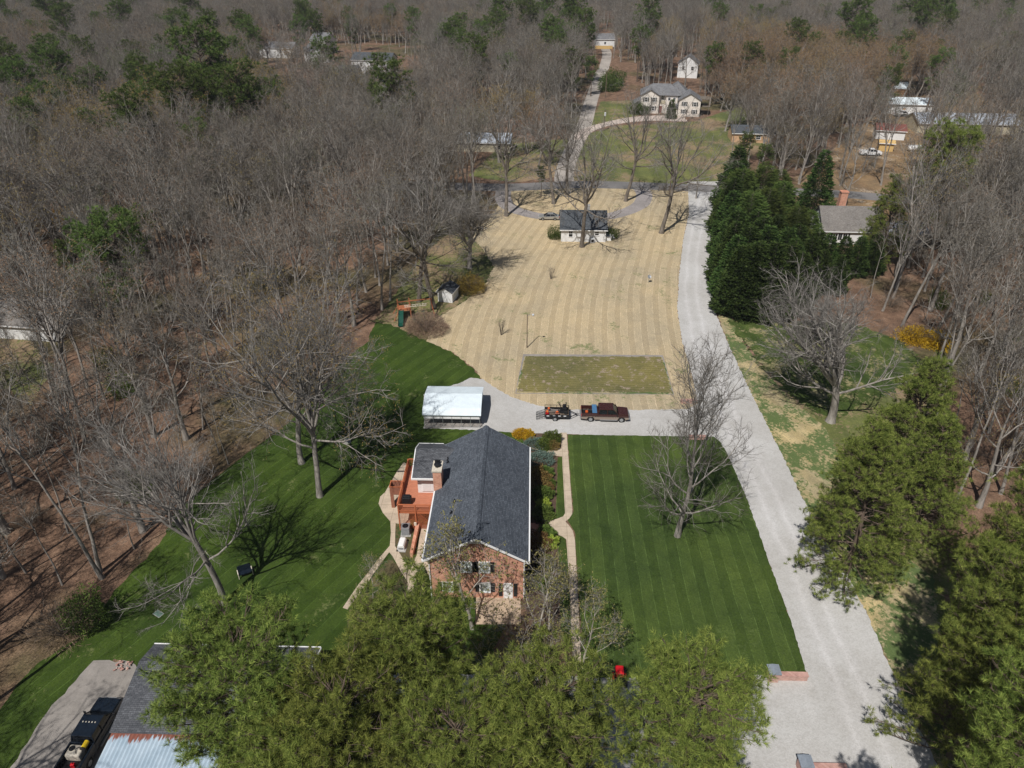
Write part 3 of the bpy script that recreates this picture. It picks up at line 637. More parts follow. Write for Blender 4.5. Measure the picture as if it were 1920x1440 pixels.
for i in range(3): proto('cyp%d' % i, cone_tree, 341 + i, H=13, rad=3.3, n=7500, mat='cypress', power=.6, leafL=.5, leafW=.15)
proto('spruce0', cone_tree, 351, H=15.5, rad=3.9, n=7000, mat='cypress', leafL=.5, power=.85)
proto('cedar0', cone_tree, 352, H=12, rad=4.2, n=7500, mat='cedar', leafL=.6, leafW=.11, power=.5)
TREES = []
def tree(kind, name, loc, s, rz, label, group=None, cat='tree', sz=None):
    t = thing(name, label, cat, (loc[0], loc[1], 0), rz, group); t.scale = (s, s, sz or s)
    a, b = PROTO[kind]; add('trunk', a, t); add('crown', b, t); TREES.append((loc[0], loc[1], s)); return t
def shrub(key, loc, label, s=1.0, rz=0.0, group=None, cat='shrub', name='shrub'):
    t = thing(name, label, cat, (loc[0], loc[1], 0), rz, group); t.scale = (s, s, s)
    a, b = PROTO[key]; add('stems', a, t); add('foliage', b, t); return t
# ------------------------------------------------------------ tree placement
def vh(bx, by, ty):
    b = P(bx, by); lo, hi = 0.0, 54.0
    for _ in range(40):
        m_ = (lo + hi) / 2
        if to_px((b[0], b[1], m_))[1] > ty: lo = m_
        else: hi = m_
    return lo
def inpoly(x, y, poly):
    c = False; j = len(poly) - 1
    for i in range(len(poly)):
        xi, yi = poly[i]; xj, yj = poly[j]
        if (yi > y) != (yj > y) and x < (xj - xi) * (y - yi) / (yj - yi) + xi: c = not c
        j = i
    return c
G_YARD = 'old oaks standing on the lawns'
tree('hero0', 'bare_tree', P(420, 1130), 1.0, 0.6, 'pale leafless tree with long drooping lower limbs, nearest the camera on the green back lawn', sz=1.18)
tree('hero1', 'bare_tree', P(600, 930), 1.08, 1.9, 'tall leafless tree with a golden budded top on the back lawn', sz=1.32)
tree('hero0', 'bare_tree', P(566, 868), 1.1, 3.4, 'leafless tree at the woods edge just behind the golden topped lawn tree')
tree('hero2', 'bare_tree', P(1557, 790), 1.36, 4.6, 'big pale spreading leafless oak with a thick forked trunk right of the driveway')
tree('hero3', 'bare_tree', P(1270, 1005), 1.08, 2.3, 'leafless tree with a short crooked trunk alone on the striped front lawn', sz=1.2)
tree('hero4', 'bare_tree', P(786, 565), 1.15, 2.0, 'leafless oak beside the wooden swing set, at the woods edge')
tree('hero4', 'bare_tree', P(813, 578), 1.2, 0.4, 'leafless oak with a thick trunk between the swing set and the white shed')
tree('hero2', 'bare_tree', P(880, 503), 1.15, 0.2, 'wide leafless oak above the golden shrub, throwing branch shadows on the dry lawn')
tree('hero4', 'bare_tree', P(1091, 463), 1.25, 1.2, 'leafless oak right in front of the small white cottage')
tree('hero4', 'bare_tree', P(1240, 437), 1.3, 3.0, 'leafless oak on the dry lawn right of the cottage, beside the driveway')
tree('hero4', 'bare_tree', P(949, 405), 1.25, 4.2, 'leafless oak left of the parked silver sedan')
tree('hero4', 'bare_tree', P(1038, 382), 1.2, 5.2, 'leafless oak inside the ring drive, left of two close together')
tree('hero4', 'bare_tree', P(1063, 365), 1.15, 0.9, 'leafless oak inside the ring drive, at the road edge by the gravel track')
tree('hero4', 'bare_tree', P(1173, 377), 1.25, 2.6, 'leafless oak inside the ring drive behind the cottage, at its right end')
tree('wide0', 'bare_tree', P(1305, 372), .6, 2.6, 'small leafless tree where the wide driveway meets the road')
for i, (x, y, s, lab) in enumerate([(1582, 394, 1.0, 'leafless tree behind the grey roofed house and its brick chimney'), (1498, 345, .95, 'leafless tree left of the dark conical conifer top, by the road'), (1455, 352, .85, 'leafless tree behind the tall hedge conifers beside the road'), (1535, 330, .95, 'leafless tree across the road behind the conical conifer')]):
    tree('wide%d' % (i % 2), 'bare_tree', P(x, y), s, i * 1.7, lab)
for i, (x, y, s, lab) in enumerate([(936, 305, 1.15, 'golden budded tree behind the road, left of the gravel track'), (985, 288, 1.0, 'golden budded tree beside the gravel track beyond the road'), (800, 395, .9, 'golden budded tree at the woods edge left of the ring drive'), (1500, 262, 1.1, 'golden budded tree in front of the white roofed farm shed'), (1545, 300, .9, 'golden budded tree near the parked white pickup'), (330, 470, .8, 'golden budded tree deep in the left woods')]):
    tree('gold0', 'budding_tree', P(x, y), s, i * 1.3, lab, 'trees with golden buds')
RUST = [(1330, 200), (1375, 185), (1420, 215), (1450, 180), (1490, 175), (1530, 190), (1385, 240), (1440, 250), (1560, 235), (1600, 200), (1350, 165), (1410, 150), (1480, 145), (1035, 300), (1010, 315), (1560, 155)]
for i, (x, y) in enumerate(RUST):
    tree('rust0', 'budding_tree', P(x, y), .85 + .07 * (i % 4), i * 2.1, 'rust budded tree in the clump right of the big beige house' if x > 1100 else 'rust budded tree beside the gravel track beyond the road', 'rust budded trees by the beige house' if x > 1100 else 'rust budded trees by the gravel track')
for i_, (x_, y_) in enumerate([(-50, 22), (-57, 31), (-46, 15)]): tree('wide%d' % (i_ % 2), 'bare_tree', (x_, y_), 1.05, i_ * 2.0, 'leafless tree outside the lower left corner shading the concrete apron', 'trees outside the lower left corner')
BIRCH = [(886, 1178, 1.0, 0.4, 'birch0', 'slender pale tree with young leaves in front of the brick gable, left of the patio'), (1000, 1226, .86, 2.2, 'birch1', 'white limbed multi branched tree with young leaves at the patio corner'), (1092, 1252, .68, 4.1, 'birch0', 'pale limbed tree with young leaves at the end of the front walk'), (950, 1330, .8, 1.3, 'birch1', 'arching pale tree with young leaves between the foreground pines'), (1030, 1180, .62, 5.0, 'birch0', 'small pale tree with young leaves in the mulch bed by the house corner'), (700, 1130, .42, 3.0, 'birch1', 'small twiggy ornamental tree in the bed between the forked side walks')]
for x, y, s, rz, k, lab in BIRCH: tree(k, 'birch_tree', P(x, y), s, rz, lab, 'pale young leaved trees by the brick house')
# pines, placed by where their crowns hang
def pine(k, px, py, zc, s, rz, lab, group=None, sz=None):
    x, y = P(px, py, zc); return tree(k, 'pine_tree', (x, y), s, rz, lab, group, sz=sz)
G_PF = 'big pines in the foreground'
pine('pine0', 478, 1335, 14, 1.05, 0.3, 'large bright pine over the shingled garage roof, leftmost of the foreground pines', G_PF)
pine('pine1', 742, 1255, 14, 1.0, 1.4, 'large pine in front of the side walks, its crown topmost of the foreground pines', G_PF)
pine('pine2', 690, 1375, 15, 1.0, 2.2, 'large pine right of the thin white pole, low in the foreground', G_PF)
pine('pine0', 862, 1425, 15, .95, 4.0, 'large pine at the bottom edge below the arching pale tree', G_PF)
pine('pine1', 1062, 1392, 14, 1.02, 5.0, 'large pine left of and below the red mower', G_PF)
pine('pine2', 1312, 1410, 14, .98, 0.8, 'large pine over the gravel turning area, rightmost of the four along the bottom', G_PF)
pine('pine1', 575, 1440, 15, .92, 3.3, 'pine filling the gap at the bottom edge behind the leftmost foreground pine', G_PF)
pine('lowpine0', 1695, 815, 8, 1.0, 1.0, 'huge bright pine right of the driveway, upper one of the cluster', G_PF)
pine('lowpine1', 1625, 960, 8, 1.0, 2.9, 'wide pine overhanging the driveway and shading the gravel', G_PF)
pine('lowpine1', 1750, 900, 8, .9, 4.0, 'bright pine right of the driveway, right hand one of the cluster', G_PF)
pine('pine1', 1905, 1035, 14, 1.05, 0.2, 'dark pine at the right edge, topmost of those by the brown clearing', G_PF)
pine('pine0', 1895, 1165, 14, 1.0, 2.0, 'pine at the right edge beside the shaded verge, second from the top', G_PF)
pine('lowpine0', 1868, 1270, 10, 1.0, 3.6, 'layered pine at the right edge over the shaded verge', G_PF)
pine('pine2', 1925, 1400, 14, 1.05, 5.2, 'pine in the bottom right corner', G_PF)
tree('pine0', 'pine_tree', (20.5, 17.5), .93, 4.4, 'pine below the bottom edge whose shadow falls on the gravel', G_PF)
pine('pine1', 1738, 365, 13, 1.25, 1.0, 'rounded bright pine right of the grey roofed house, upper crown')
pine('lowpine1', 1668, 425, 7, .95, 3.0, 'spreading pine hiding the right end of the grey roofed house')
FAR = [(390, 150, 1.5), (372, 185, 1.0), (415, 190, .9), (345, 215, 1.2), (395, 215, 1.1), (440, 205, 1.2), (465, 218, 1.0), (270, 165, 1.0), (290, 180, 1.0), (262, 145, .9), (110, 60, 1.4), (125, 78, 1.2), (235, 65, 1.2), (190, 52, .9), (30, 155, 1.2), (45, 185, 1.1), (95, 125, 1.1), (115, 110, 1.0), (108, 150, 1.1), (18, 120, 1.0), (165, 125, .9), (225, 130, .8), (210, 450, 1.1), (170, 462, 1.0), (245, 432, .9), (142, 478, .7), (400, 260, .8), (520, 205, .9), (552, 240, .7), (470, 95, 1.1), (470, 120, .8), (620, 130, 1.1), (600, 8, 1.2), (438, 14, 1.0), (735, 15, .9), (768, 15, .8), (640, 12, .8), (945, 60, 1.4), (975, 40, 1.4), (990, 65, 1.2), (930, 75, 1.1), (1020, 60, 1.1), (1030, 95, 1.1), (1078, 65, 1.4), (1085, 90, 1.2), (1050, 105, .9), (850, 100, 1.1), (880, 105, 1.0), (835, 100, 1.0), (930, 98, .9), (1205, 70, 1.3), (1200, 85, .9), (775, 55, 1.0), (745, 190, 1.2), (700, 165, .7), (1590, 85, 1.4), (1605, 100, 1.1), (1700, 50, 1.4), (1740, 45, 1.5), (1760, 60, 1.4), (1725, 75, 1.3), (1690, 95, .9), (1675, 45, 1.0), (1620, 15, 1.2), (1560, 10, 1.0), (1855, 5, 1.1), (1550, 40, .8), (780, 2, .9), (1665, 165, .8), (1395, 280, .5), (1435, 300, .45), (1790, 165, .7), (1015, 330, .3), (905, 25, .9), (1330, 25, 1.0), (1465, 30, .9), (1110, 130, .6), (40, 60, 1.0), (310, 60, .9), (560, 60, .9), (1880, 60, 1.0), (1830, 30, 1.2), (500, 160, .8), (690, 200, .6), (150, 200, .9)]
fr = random.Random(31)
for _ in range(175):
    x = fr.uniform(-20, 1940); y = fr.uniform(2, 125) if fr.random() < .7 else fr.uniform(60, 300)
    if y > 130 and x > 480: continue
    if 480 < x < 800 and 60 < y: continue
    if 1080 < x < 1330 and y > 20: continue
    FAR.append((x, y, fr.uniform(.85, 1.3)))
def far_label(x, y):
    if x < 300 and y < 300: return 'dark pine rising from the bare woods in the upper left', 'dark pines in the upper left woods'
    if x < 300: return 'dark pine in a low clump at the left, above the yellow forsythia', 'pines of the left clump'
    if 300 <= x < 560 and y > 80: return 'pine in the long green group crossing the left woods', 'pines of the long green group'
    if x < 830 and y > 40: return 'dark pine among the white houses of the far neighbourhood', 'pines among the far houses'
    if x < 830: return 'tiny pine near the top edge, left half', 'tiny pines near the top edge'
    if x < 1130: return 'dark pine left of the far end of the straight gravel track', 'pines left of the gravel track'
    if x < 1340 and y > 40: return 'pine towering behind the big beige house', 'pines behind the beige house'
    if y > 130: return 'small dark pine beside the road and farm buildings', 'small pines by the farm'
    return 'dark pine in the far woods at the upper right', 'dark pines in the upper right woods'
for i, (x, y, s) in enumerate(FAR):
    lab, g = far_label(x, y); z = 15.5 * s if y > 100 else 14
    pine('fpine%d' % (i % 3), x, y + 4, z, s * ((.95 if (x < 300 and y > 400) else 1.2) if i < 94 else 1.0), i * 1.1, lab, g)
# tall hedge of cypresses beside the drive
CYP = [(1372,583,.92),(1388,588,.95),(1400,590,1.0),(1430,590,1.0),(1458,588,.95),(1484,580,.8),(1366,560,.9),(1362,530,.9),(1360,500,.92),(1360,470,.95),(1362,440,.95),(1366,410,1.0),(1370,385,1.05),(1500,555,.85),(1385,555,1.0),(1420,555,1.0),(1455,550,.95),(1365,520,1.0),(1400,520,1.0),(1440,515,.9),(1480,520,.8),(1515,530,.78),(1540,520,.66),(1570,520,.62),(1600,515,.58),(1630,512,.6),(1530,545,.6),(1562,548,.55),(1470,560,.85),(1410,535,1.0)]
for i, (x, y, s) in enumerate(CYP):
    lab = ('dark cypress along the driveway edge of the dense hedge' if x < 1362 and y < 575 else 'dark cypress in the near face of the dense hedge, above the side lawn' if y > 575 else 'low dark cypress in the row below the grey roofed house' if s < .65 else 'dark cypress in the middle of the dense hedge')
    grp = {'a': 'x'}.get('z', 'hedge cypresses: ' + lab.split('cypress ')[1])
    tree('cyp%d' % (i % 3), 'cypress_tree', P(x, y), s, i * 1.9, lab, grp)
for i, (x, y, s) in enumerate([(1392, 475, 1.05), (1425, 460, 1.0), (1452, 440, .95), (1375, 430, 1.1), (1420, 410, 1.0), (1480, 480, .85), (1505, 470, .7), (1450, 395, .8)]):
    tree('cedar0', 'cedar_tree', P(x, y), s, i * 2.3, 'olive green cedar behind the dark cypress hedge, left of the grey roofed house', 'olive cedars behind the hedge')
tree('spruce0', 'conical_conifer', P(1519, 420), 1.05, 0.4, 'tall dark cone shaped conifer standing alone left of the brick chimney')
# ------------------------------------------------------------ the woods
YARD = [(-400,1400),(-40,1380),(0,1330),(60,1250),(165,1185),(205,1120),(235,1085),(300,1020),(330,960),(400,900),(470,845),(545,790),(600,730),(640,680),(690,640),(705,600),(735,560),(765,520),(800,470),(850,430),(900,400),(930,370),(870,355),(600,352),(600,338),(860,340),(890,300),(930,285),(1045,262),(1088,200),(1112,130),(1128,84),(1146,84),(1150,130),(1190,178),(1300,165),(1340,215),(1410,190),(1480,200),(1500,240),(1400,300),(1345,335),(1530,345),(1560,285),(1620,235),(1680,190),(1830,180),(1890,215),(1880,255),(1760,300),(1720,345),(1920,385),(1920,405),(1760,400),(1730,430),(1690,500),(1620,560),(1640,606),(1740,660),(1740,700),(1640,760),(1800,830),(1640,1000),(1750,1010),(1800,1100),(1790,1250),(1850,1700),(-400,1700)]
HOLES = [(555, 85, 645, 140), (625, 115, 770, 180), (640, 150, 790, 225), (1260, 108, 1320, 165), (1118, 60, 1150, 110), (860, 255, 945, 300), (-60, 560, 110, 735), (60, 385, 145, 425), (1855, 320, 1920, 372), (490, 85, 560, 112), (590, 140, 650, 190), (1100, 118, 1200, 175)]
wr = random.Random(77); WOODS = []
y = 18.0
while y < 900:
    s = 5.5 + max(0, y - 100) * .0045 if y < 420 else 7.0 + (y - 420) * .0045
    half = .80 * (y + 30) + 45; x = -half
    while x < half:
        X = x + wr.uniform(-.42, .42) * s; Y = y + wr.uniform(-.42, .42) * s; x += s
        px, py, d = to_px((X, Y, 0))
        op = False
        if 1480 < px < 1900 and 225 < py < 350 and not (1630 < px < 1730 and 175 < py < 300): op = wr.random() < .45
        elif 1290 < px < 1480 and 225 < py < 338: op = wr.random() < .4
        elif 875 < px < 1045 and 262 < py < 338: op = wr.random() < .4
        if py > 1400 and px > -250: continue
        if d < 5 or (inpoly(px, py, YARD) and not op): continue
        if px > 1700 and py > 1000 and wr.random() < .75: continue
        if any(a <= px <= c and b_ <= py <= e for a, b_, c, e in HOLES): continue
        if 480 < px < 800 and 85 < py < 245 and wr.random() < .88: continue
        if 880 < px < 1400 and 225 < py < 335 and wr.random() < .6: continue
        if px > 1500 and 330 < py < 480 and wr.random() < .45: continue
        if px > 1600 and py < 480 and py > 190 and wr.random() < .25: continue
        if any(abs(X - a) < 2.2 * s2 and abs(Y - b_) < 2.2 * s2 for a, b_, s2 in TREES[:70] if abs(Y - b_) < 6): continue
        WOODS.append((math.hypot(math.hypot(X, Y), 55), X, Y, px, py))
    y += s * .9
er = random.Random(5)
THICK = [(1640,570),(1700,500),(1760,430),(1960,400),(2150,700),(2150,1010),(1850,1000),(1840,760),(1760,690)]
for _ in range(4000):
    X = er.uniform(50, 190); Y = er.uniform(45, 165); px, py, d = to_px((X, Y, 0))
    if not inpoly(px, py, THICK) or any(math.hypot(X - w_[1], Y - w_[2]) < 3.9 for w_ in WOODS): continue
    WOODS.append((math.hypot(math.hypot(X, Y), 55), X, Y, px, py))
WOODS.sort()
def wood_label(px, py):
    if px > 1500:
        if py > 900: return 'bare tree in the shaded woods at the right edge, below the big bright pine'
        if py > 600: return 'bare tree in the tangled woods right of the big bright pine'
        return 'bare tree in the grey woods at the right edge, right of the grey roofed house'
    if px < 1000:
        if py > 1000: return 'bare tree rising from brown leaf litter in the lower left corner woods'
        if py > 850: return 'bare tree in the left woods, on the leaf litter beside the back lawn'
        if py > 720: return 'bare tree in the left woods below the white trimmed building'
        if py > 600: return 'bare tree in the left woods level with the white trimmed building and the swing set'
        return 'bare tree in the left woods behind the swing set and shed'
    return 'bare tree near the road beyond the cottage'
NI = 268; cnt = 0; REST = []
for i, (d, X, Y, px, py) in enumerate(WOODS):
    vis = -160 < px < 2080 and py < 1750
    k = wr.random()
    if d < 150:
        kind = 'sapling%d' % wr.randint(0, 2) if k < .48 else 'wood%d' % wr.randint(0, 4) if k < .92 else 'wide%d' % wr.randint(0, 1)
    else: kind = 'wood%d' % wr.randint(0, 4)
    s = wr.uniform(.85, 1.28)
    if vis and cnt < NI:
        lab = wood_label(px, py); cnt += 1
        tree(kind, 'bare_tree', (X, Y), s, wr.uniform(0, 6.28), lab, lab.replace('bare tree', 'bare trees', 1))
    else: REST.append((X, Y, s, wr.uniform(0, 6.28), wr.choice([0, 1, 2, 3, 4, 5, 6, 1, 3])))
# the woods beyond, as one mass
def instanced(name, pts, kinds, label=None):
    me = bpy.data.meshes.new(name); me.from_pydata([(p[0], p[1], 0) for p in pts], [], [])
    for nm, ty in (('sc', 'FLOAT'), ('rz', 'FLOAT'), ('idx', 'INT')): me.attributes.new(nm, ty, 'POINT')
    me.attributes['sc'].data.foreach_set('value', [p[2] for p in pts]); me.attributes['rz'].data.foreach_set('value', [p[3] for p in pts])
    me.attributes['idx'].data.foreach_set('value', [p[4] for p in pts])
    o = add(name, me); tag(o, kind='stuff', label=label)
    ng = bpy.data.node_groups.new(name, 'GeometryNodeTree')
    ng.interface.new_socket('Geometry', in_out='INPUT', socket_type='NodeSocketGeometry'); ng.interface.new_socket('Geometry', in_out='OUTPUT', socket_type='NodeSocketGeometry')
    n = ng.nodes; l = ng.links; gi = n.new('NodeGroupInput'); go = n.new('NodeGroupOutput'); J = n.new('GeometryNodeJoinGeometry')
    def attr(nm, ty):
        a = n.new('GeometryNodeInputNamedAttribute'); a.data_type = ty; a.inputs['Name'].default_value = nm; return a.outputs['Attribute']
    sc, rz, ix = attr('sc', 'FLOAT'), attr('rz', 'FLOAT'), attr('idx', 'INT')
    cx = n.new('ShaderNodeCombineXYZ'); l.new(rz, cx.inputs[2])
    for k, key in enumerate(kinds):
        jj = n.new('GeometryNodeJoinGeometry')
        src = next(ob for ob in bpy.data.objects if ob.type == 'MESH' and ob.data == PROTO[key][0]), next(ob for ob in bpy.data.objects if ob.type == 'MESH' and ob.data == PROTO[key][1])
        for sobj in src:
            q = n.new('GeometryNodeObjectInfo'); q.transform_space = 'ORIGINAL'; q.inputs['Object'].default_value = sobj
            l.new(q.outputs['Geometry'], jj.inputs[0])
        cm = n.new('FunctionNodeCompare'); cm.data_type = 'INT'; cm.operation = 'EQUAL'; l.new(ix, cm.inputs[2]); cm.inputs[3].default_value = k
        ip = n.new('GeometryNodeInstanceOnPoints'); l.new(gi.outputs[0], ip.inputs['Points']); l.new(cm.outputs[0], ip.inputs['Selection'])
        l.new(jj.outputs[0], ip.inputs['Instance']); l.new(cx.outputs[0], ip.inputs['Rotation']); l.new(sc, ip.inputs['Scale']); l.new(ip.outputs[0], J.inputs[0])
    l.new(J.outputs[0], go.inputs[0]); md = o.modifiers.new('scatter', 'NODES'); md.node_group = ng; return o
for k_ in ('wood0', 'wood1', 'wood2', 'wood3', 'wood4', 'wide0', 'wide1'):
    if not any(ob.data == PROTO[k_][1] for ob in bpy.data.objects if ob.type == 'MESH'): print('missing', k_)
from mathutils import noise as mnoise
R2 = []
for (X, Y, s, rz, k) in REST:
    v = mnoise.noise(Vector((X * .011, Y * .009, 3.3))) + wr.uniform(-.25, .25)
    v2 = mnoise.noise(Vector((X * .015, Y * .012, 9.1))) + wr.uniform(-.25, .25)
    R2.append((X, Y, s, rz, 7 if v > .42 or (X > 60 and 200 < Y < 420 and v > .05) else 8 if v2 > .55 else k))
instanced('far_woodland', R2, ['wood0', 'wood1', 'wood2', 'wood3', 'wood4', 'wide0', 'wide1', 'rust0', 'gold0'])
print('individual woods', cnt, 'rest', len(REST))
# ------------------------------------------------------------ building materials
def mat_shingle(name, c0, c1, rowh=0.14, w=0.32, axis='y', bands=0.0):
    m, n, l, b = newmat(name, 0.85, 0.2); p = opos(n)
    mp = n.new("ShaderNodeMapping"); l.new(p, mp.inputs[0])
    if axis == 'y': mp.inputs["Rotation"].default_value = (0, 0, R(90))
    br = n.new("ShaderNodeTexBrick"); br.inputs["Scale"].default_value = 1.0; br.inputs["Brick Width"].default_value = w; br.inputs["Row Height"].default_value = rowh
    br.inputs["Mortar Size"].default_value = 0.012; br.inputs["Bias"].default_value = 0.0
    br.inputs["Color1"].default_value = rgba(c0); br.inputs["Color2"].default_value = rgba(c1); br.inputs["Mortar"].default_value = rgba(tuple(x * .45 for x in c0))
    l.new(mp.outputs[0], br.inputs["Vector"])
    f = nz(n, l, p, .5, 5, .7); f2 = nz(n, l, p, 9, 3)
    c = mx(n, l, .7, br.outputs[0], rmp(n, l, f, [(.3, (.72, .72, .74)), (.7, (1.25, 1.25, 1.25))]), 'MULTIPLY')
    c = mx(n, l, .8, c, rmp(n, l, f2, [(.3, (.65, .65, .65)), (.7, (1.4, 1.4, 1.4))]), 'MULTIPLY')
    l.new(c, b.inputs["Base Color"]); return m
def mat_brick(name, c0, c1, mortar):
    m, n, l, b = newmat(name, 0.9, 0.2); p = opos(n)
    sep = n.new("ShaderNodeSeparateXYZ"); l.new(p, sep.inputs[0]); cb = n.new("ShaderNodeCombineXYZ")
    l.new(mth(n, l, 'ADD', sep.outputs[0], sep.outputs[1]), cb.inputs[0]); l.new(sep.outputs[2], cb.inputs[1])
    br = n.new("ShaderNodeTexBrick"); br.inputs["Scale"].default_value = 1.0; br.inputs["Brick Width"].default_value = .23; br.inputs["Row Height"].default_value = .078
    br.inputs["Mortar Size"].default_value = 0.008; br.inputs["Color1"].default_value = rgba(c0); br.inputs["Color2"].default_value = rgba(c1); br.inputs["Mortar"].default_value = rgba(mortar)
    l.new(cb.outputs[0], br.inputs["Vector"]); f = nz(n, l, p, 1.3, 5, .75)
    l.new(mx(n, l, .8, br.outputs[0], rmp(n, l, f, [(.3, (.7, .68, .66)), (.7, (1.3, 1.25, 1.2))]), 'MULTIPLY'), b.inputs["Base Color"]); return m
def mat_siding(name, c, pitch=.12, vert=False):
    m, n, l, b = newmat(name, 0.6, 0.3); p = opos(n); sep = n.new("ShaderNodeSeparateXYZ"); l.new(p, sep.inputs[0])
    a = mth(n, l, 'ADD', sep.outputs[0], sep.outputs[1]) if vert else sep.outputs[2]
    s = mth(n, l, 'FRACT', mth(n, l, 'DIVIDE', a, pitch)); f = nz(n, l, p, 1.2, 4)
    d = rmp(n, l, s, [(0.0, (.7, .7, .7)), (.12, (1, 1, 1)), (1.0, (1.0, 1.0, 1.0))])
    cc = mx(n, l, 1.0, rmp(n, l, f, [(.3, tuple(x * .88 for x in c)), (.7, c)]), d, 'MULTIPLY'); l.new(cc, b.inputs["Base Color"]); return m
def mat_wood(name, c, rough=.7):
    m, n, l, b = newmat(name, rough, .25); p = opos(n); mp = n.new("ShaderNodeMapping"); mp.inputs["Scale"].default_value = (1, 7, 7); l.new(p, mp.inputs[0])
    f = nz(n, l, mp.outputs[0], 2.0, 4); l.new(rmp(n, l, f, [(.3, tuple(x * .75 for x in c)), (.7, tuple(min(1, x * 1.15) for x in c))]), b.inputs["Base Color"]); return m
M['shingle'] = mat_shingle("slate_blue_shingles", (0.066, 0.077, 0.093), (0.115, 0.13, 0.152))
M['shingle_x'] = mat_shingle("grey_shingles", (0.068, 0.072, 0.08), (0.115, 0.12, 0.13), .16, .34, 'x')
M['cotroof'] = mat_shingle("cottage_shingles", (0.06, 0.067, 0.075), (0.10, 0.11, 0.12), .18, .3, 'x')
M['brownroof'] = mat_shingle("weathered_shingles", (0.17, 0.155, 0.14), (0.22, 0.205, 0.19), .18, .3, 'x')
M['greyroof'] = mat_shingle("light_grey_shingles", (0.15, 0.15, 0.155), (0.20, 0.20, 0.205), .2, .4, 'x')
M['greenroof'] = mat_shingle("pale_green_shingles", (0.24, 0.28, 0.26), (0.30, 0.34, 0.32), .2, .4, 'x')
M['brick'] = mat_brick("red_brick", (0.50, 0.20, 0.13), (0.60, 0.31, 0.21), (0.52, 0.41, 0.33))
M['pinkbrick'] = mat_brick("pale_red_brick", (0.40, 0.22, 0.19), (0.50, 0.31, 0.27), (0.46, 0.38, 0.34))
M['white'] = plain("white_paint", (0.80, 0.80, 0.79), .5, .05)
M['siding'] = mat_siding("white_siding", (0.78, 0.78, 0.77))
M['beige'] = mat_siding("beige_siding", (0.76, 0.70, 0.63))
M['cream'] = mat_siding("cream_siding", (0.50, 0.45, 0.33))
M['tansiding'] = mat_siding("tan_siding", (0.62, 0.40, 0.24))
M['whitemetal'] = mat_siding("white_ribbed_metal", (0.70, 0.78, 0.82), .23, True)
M['glass'] = plain("window_glass", (0.50, 0.56, 0.53), .25, .3, 2.5, spec=.4)
M['darkglass'] = plain("dark_glass", (0.012, 0.014, 0.018), .08, .3, 1.5, spec=.6)
M['black'] = plain("black_paint", (0.014, 0.014, 0.016), .45)
M['rubber'] = plain("rubber", (0.02, 0.02, 0.02), .9)
M['shutter'] = plain("dark_shutter", (0.02, 0.022, 0.024), .6)
M['deckfloor'] = mat_wood("terracotta_deck", (0.50, 0.195, 0.115))
M['deckrail'] = mat_wood("stained_rail", (0.46, 0.145, 0.065))
M['chute'] = mat_wood("brown_panel", (0.30, 0.125, 0.08))
M['steel'] = plain("galvanised_steel", (0.42, 0.43, 0.44), .4, .1, metal=.6)
M['greymetal'] = plain("grey_metal", (0.30, 0.31, 0.32), .5, .1, metal=.2)
M['red'] = plain("red_paint", (0.62, 0.012, 0.02), .35, .05)
M['orange'] = plain("orange_plastic", (0.62, 0.12, 0.03), .5)
M['yellow'] = plain("yellow_plastic", (0.72, 0.50, 0.02), .5)
M['offwhite'] = plain("offwhite_plastic", (0.62, 0.56, 0.46), .5, .15)
M['bluebox'] = plain("blue_toolbox", (0.10, 0.24, 0.42), .35, .1, metal=.3)
M['maroonpaint'] = plain("maroon_paint", (0.05, 0.017, 0.014), .22, .15, spec=.5)
M['taupe'] = plain("taupe_paint", (0.26, 0.21, 0.17), .3, .1, spec=.5)
M['navypaint'] = plain("blue_black_paint", (0.010, 0.016, 0.026), .25, .2, spec=.35)
M['silver'] = plain("champagne_paint", (0.42, 0.42, 0.40), .3, .08, metal=.5, spec=.5)
M['whitepaint'] = plain("white_car_paint", (0.75, 0.75, 0.75), .3, .05, spec=.5)
M['greenplastic'] = plain("green_plastic", (0.005, 0.06, 0.04), .45)
M['playwood'] = mat_wood("redwood_frame", (0.42, 0.15, 0.07))
M['concrete'] = plain("precast_concrete", (0.40, 0.39, 0.37), .9, .2)
M['capstone'] = plain("slate_cap", (0.22, 0.25, 0.29), .7, .1)
M['creosote'] = mat_wood("utility_pole_wood", (0.16, 0.12, 0.09))
M['yellowwood'] = mat_siding("yellow_boards", (0.62, 0.42, 0.17))
M['redroof'] = plain("red_metal_roof", (0.19, 0.07, 0.055), .6)
M['bluegreyroof'] = mat_siding("grey_metal_roof", (0.42, 0.46, 0.52), .3, True)
M['lamp'] = plain("lamp_housing", (0.55, 0.56, 0.57), .4, .05)
M['mulchdark'] = plain("dark_soil", (0.05, 0.035, 0.025), .95)
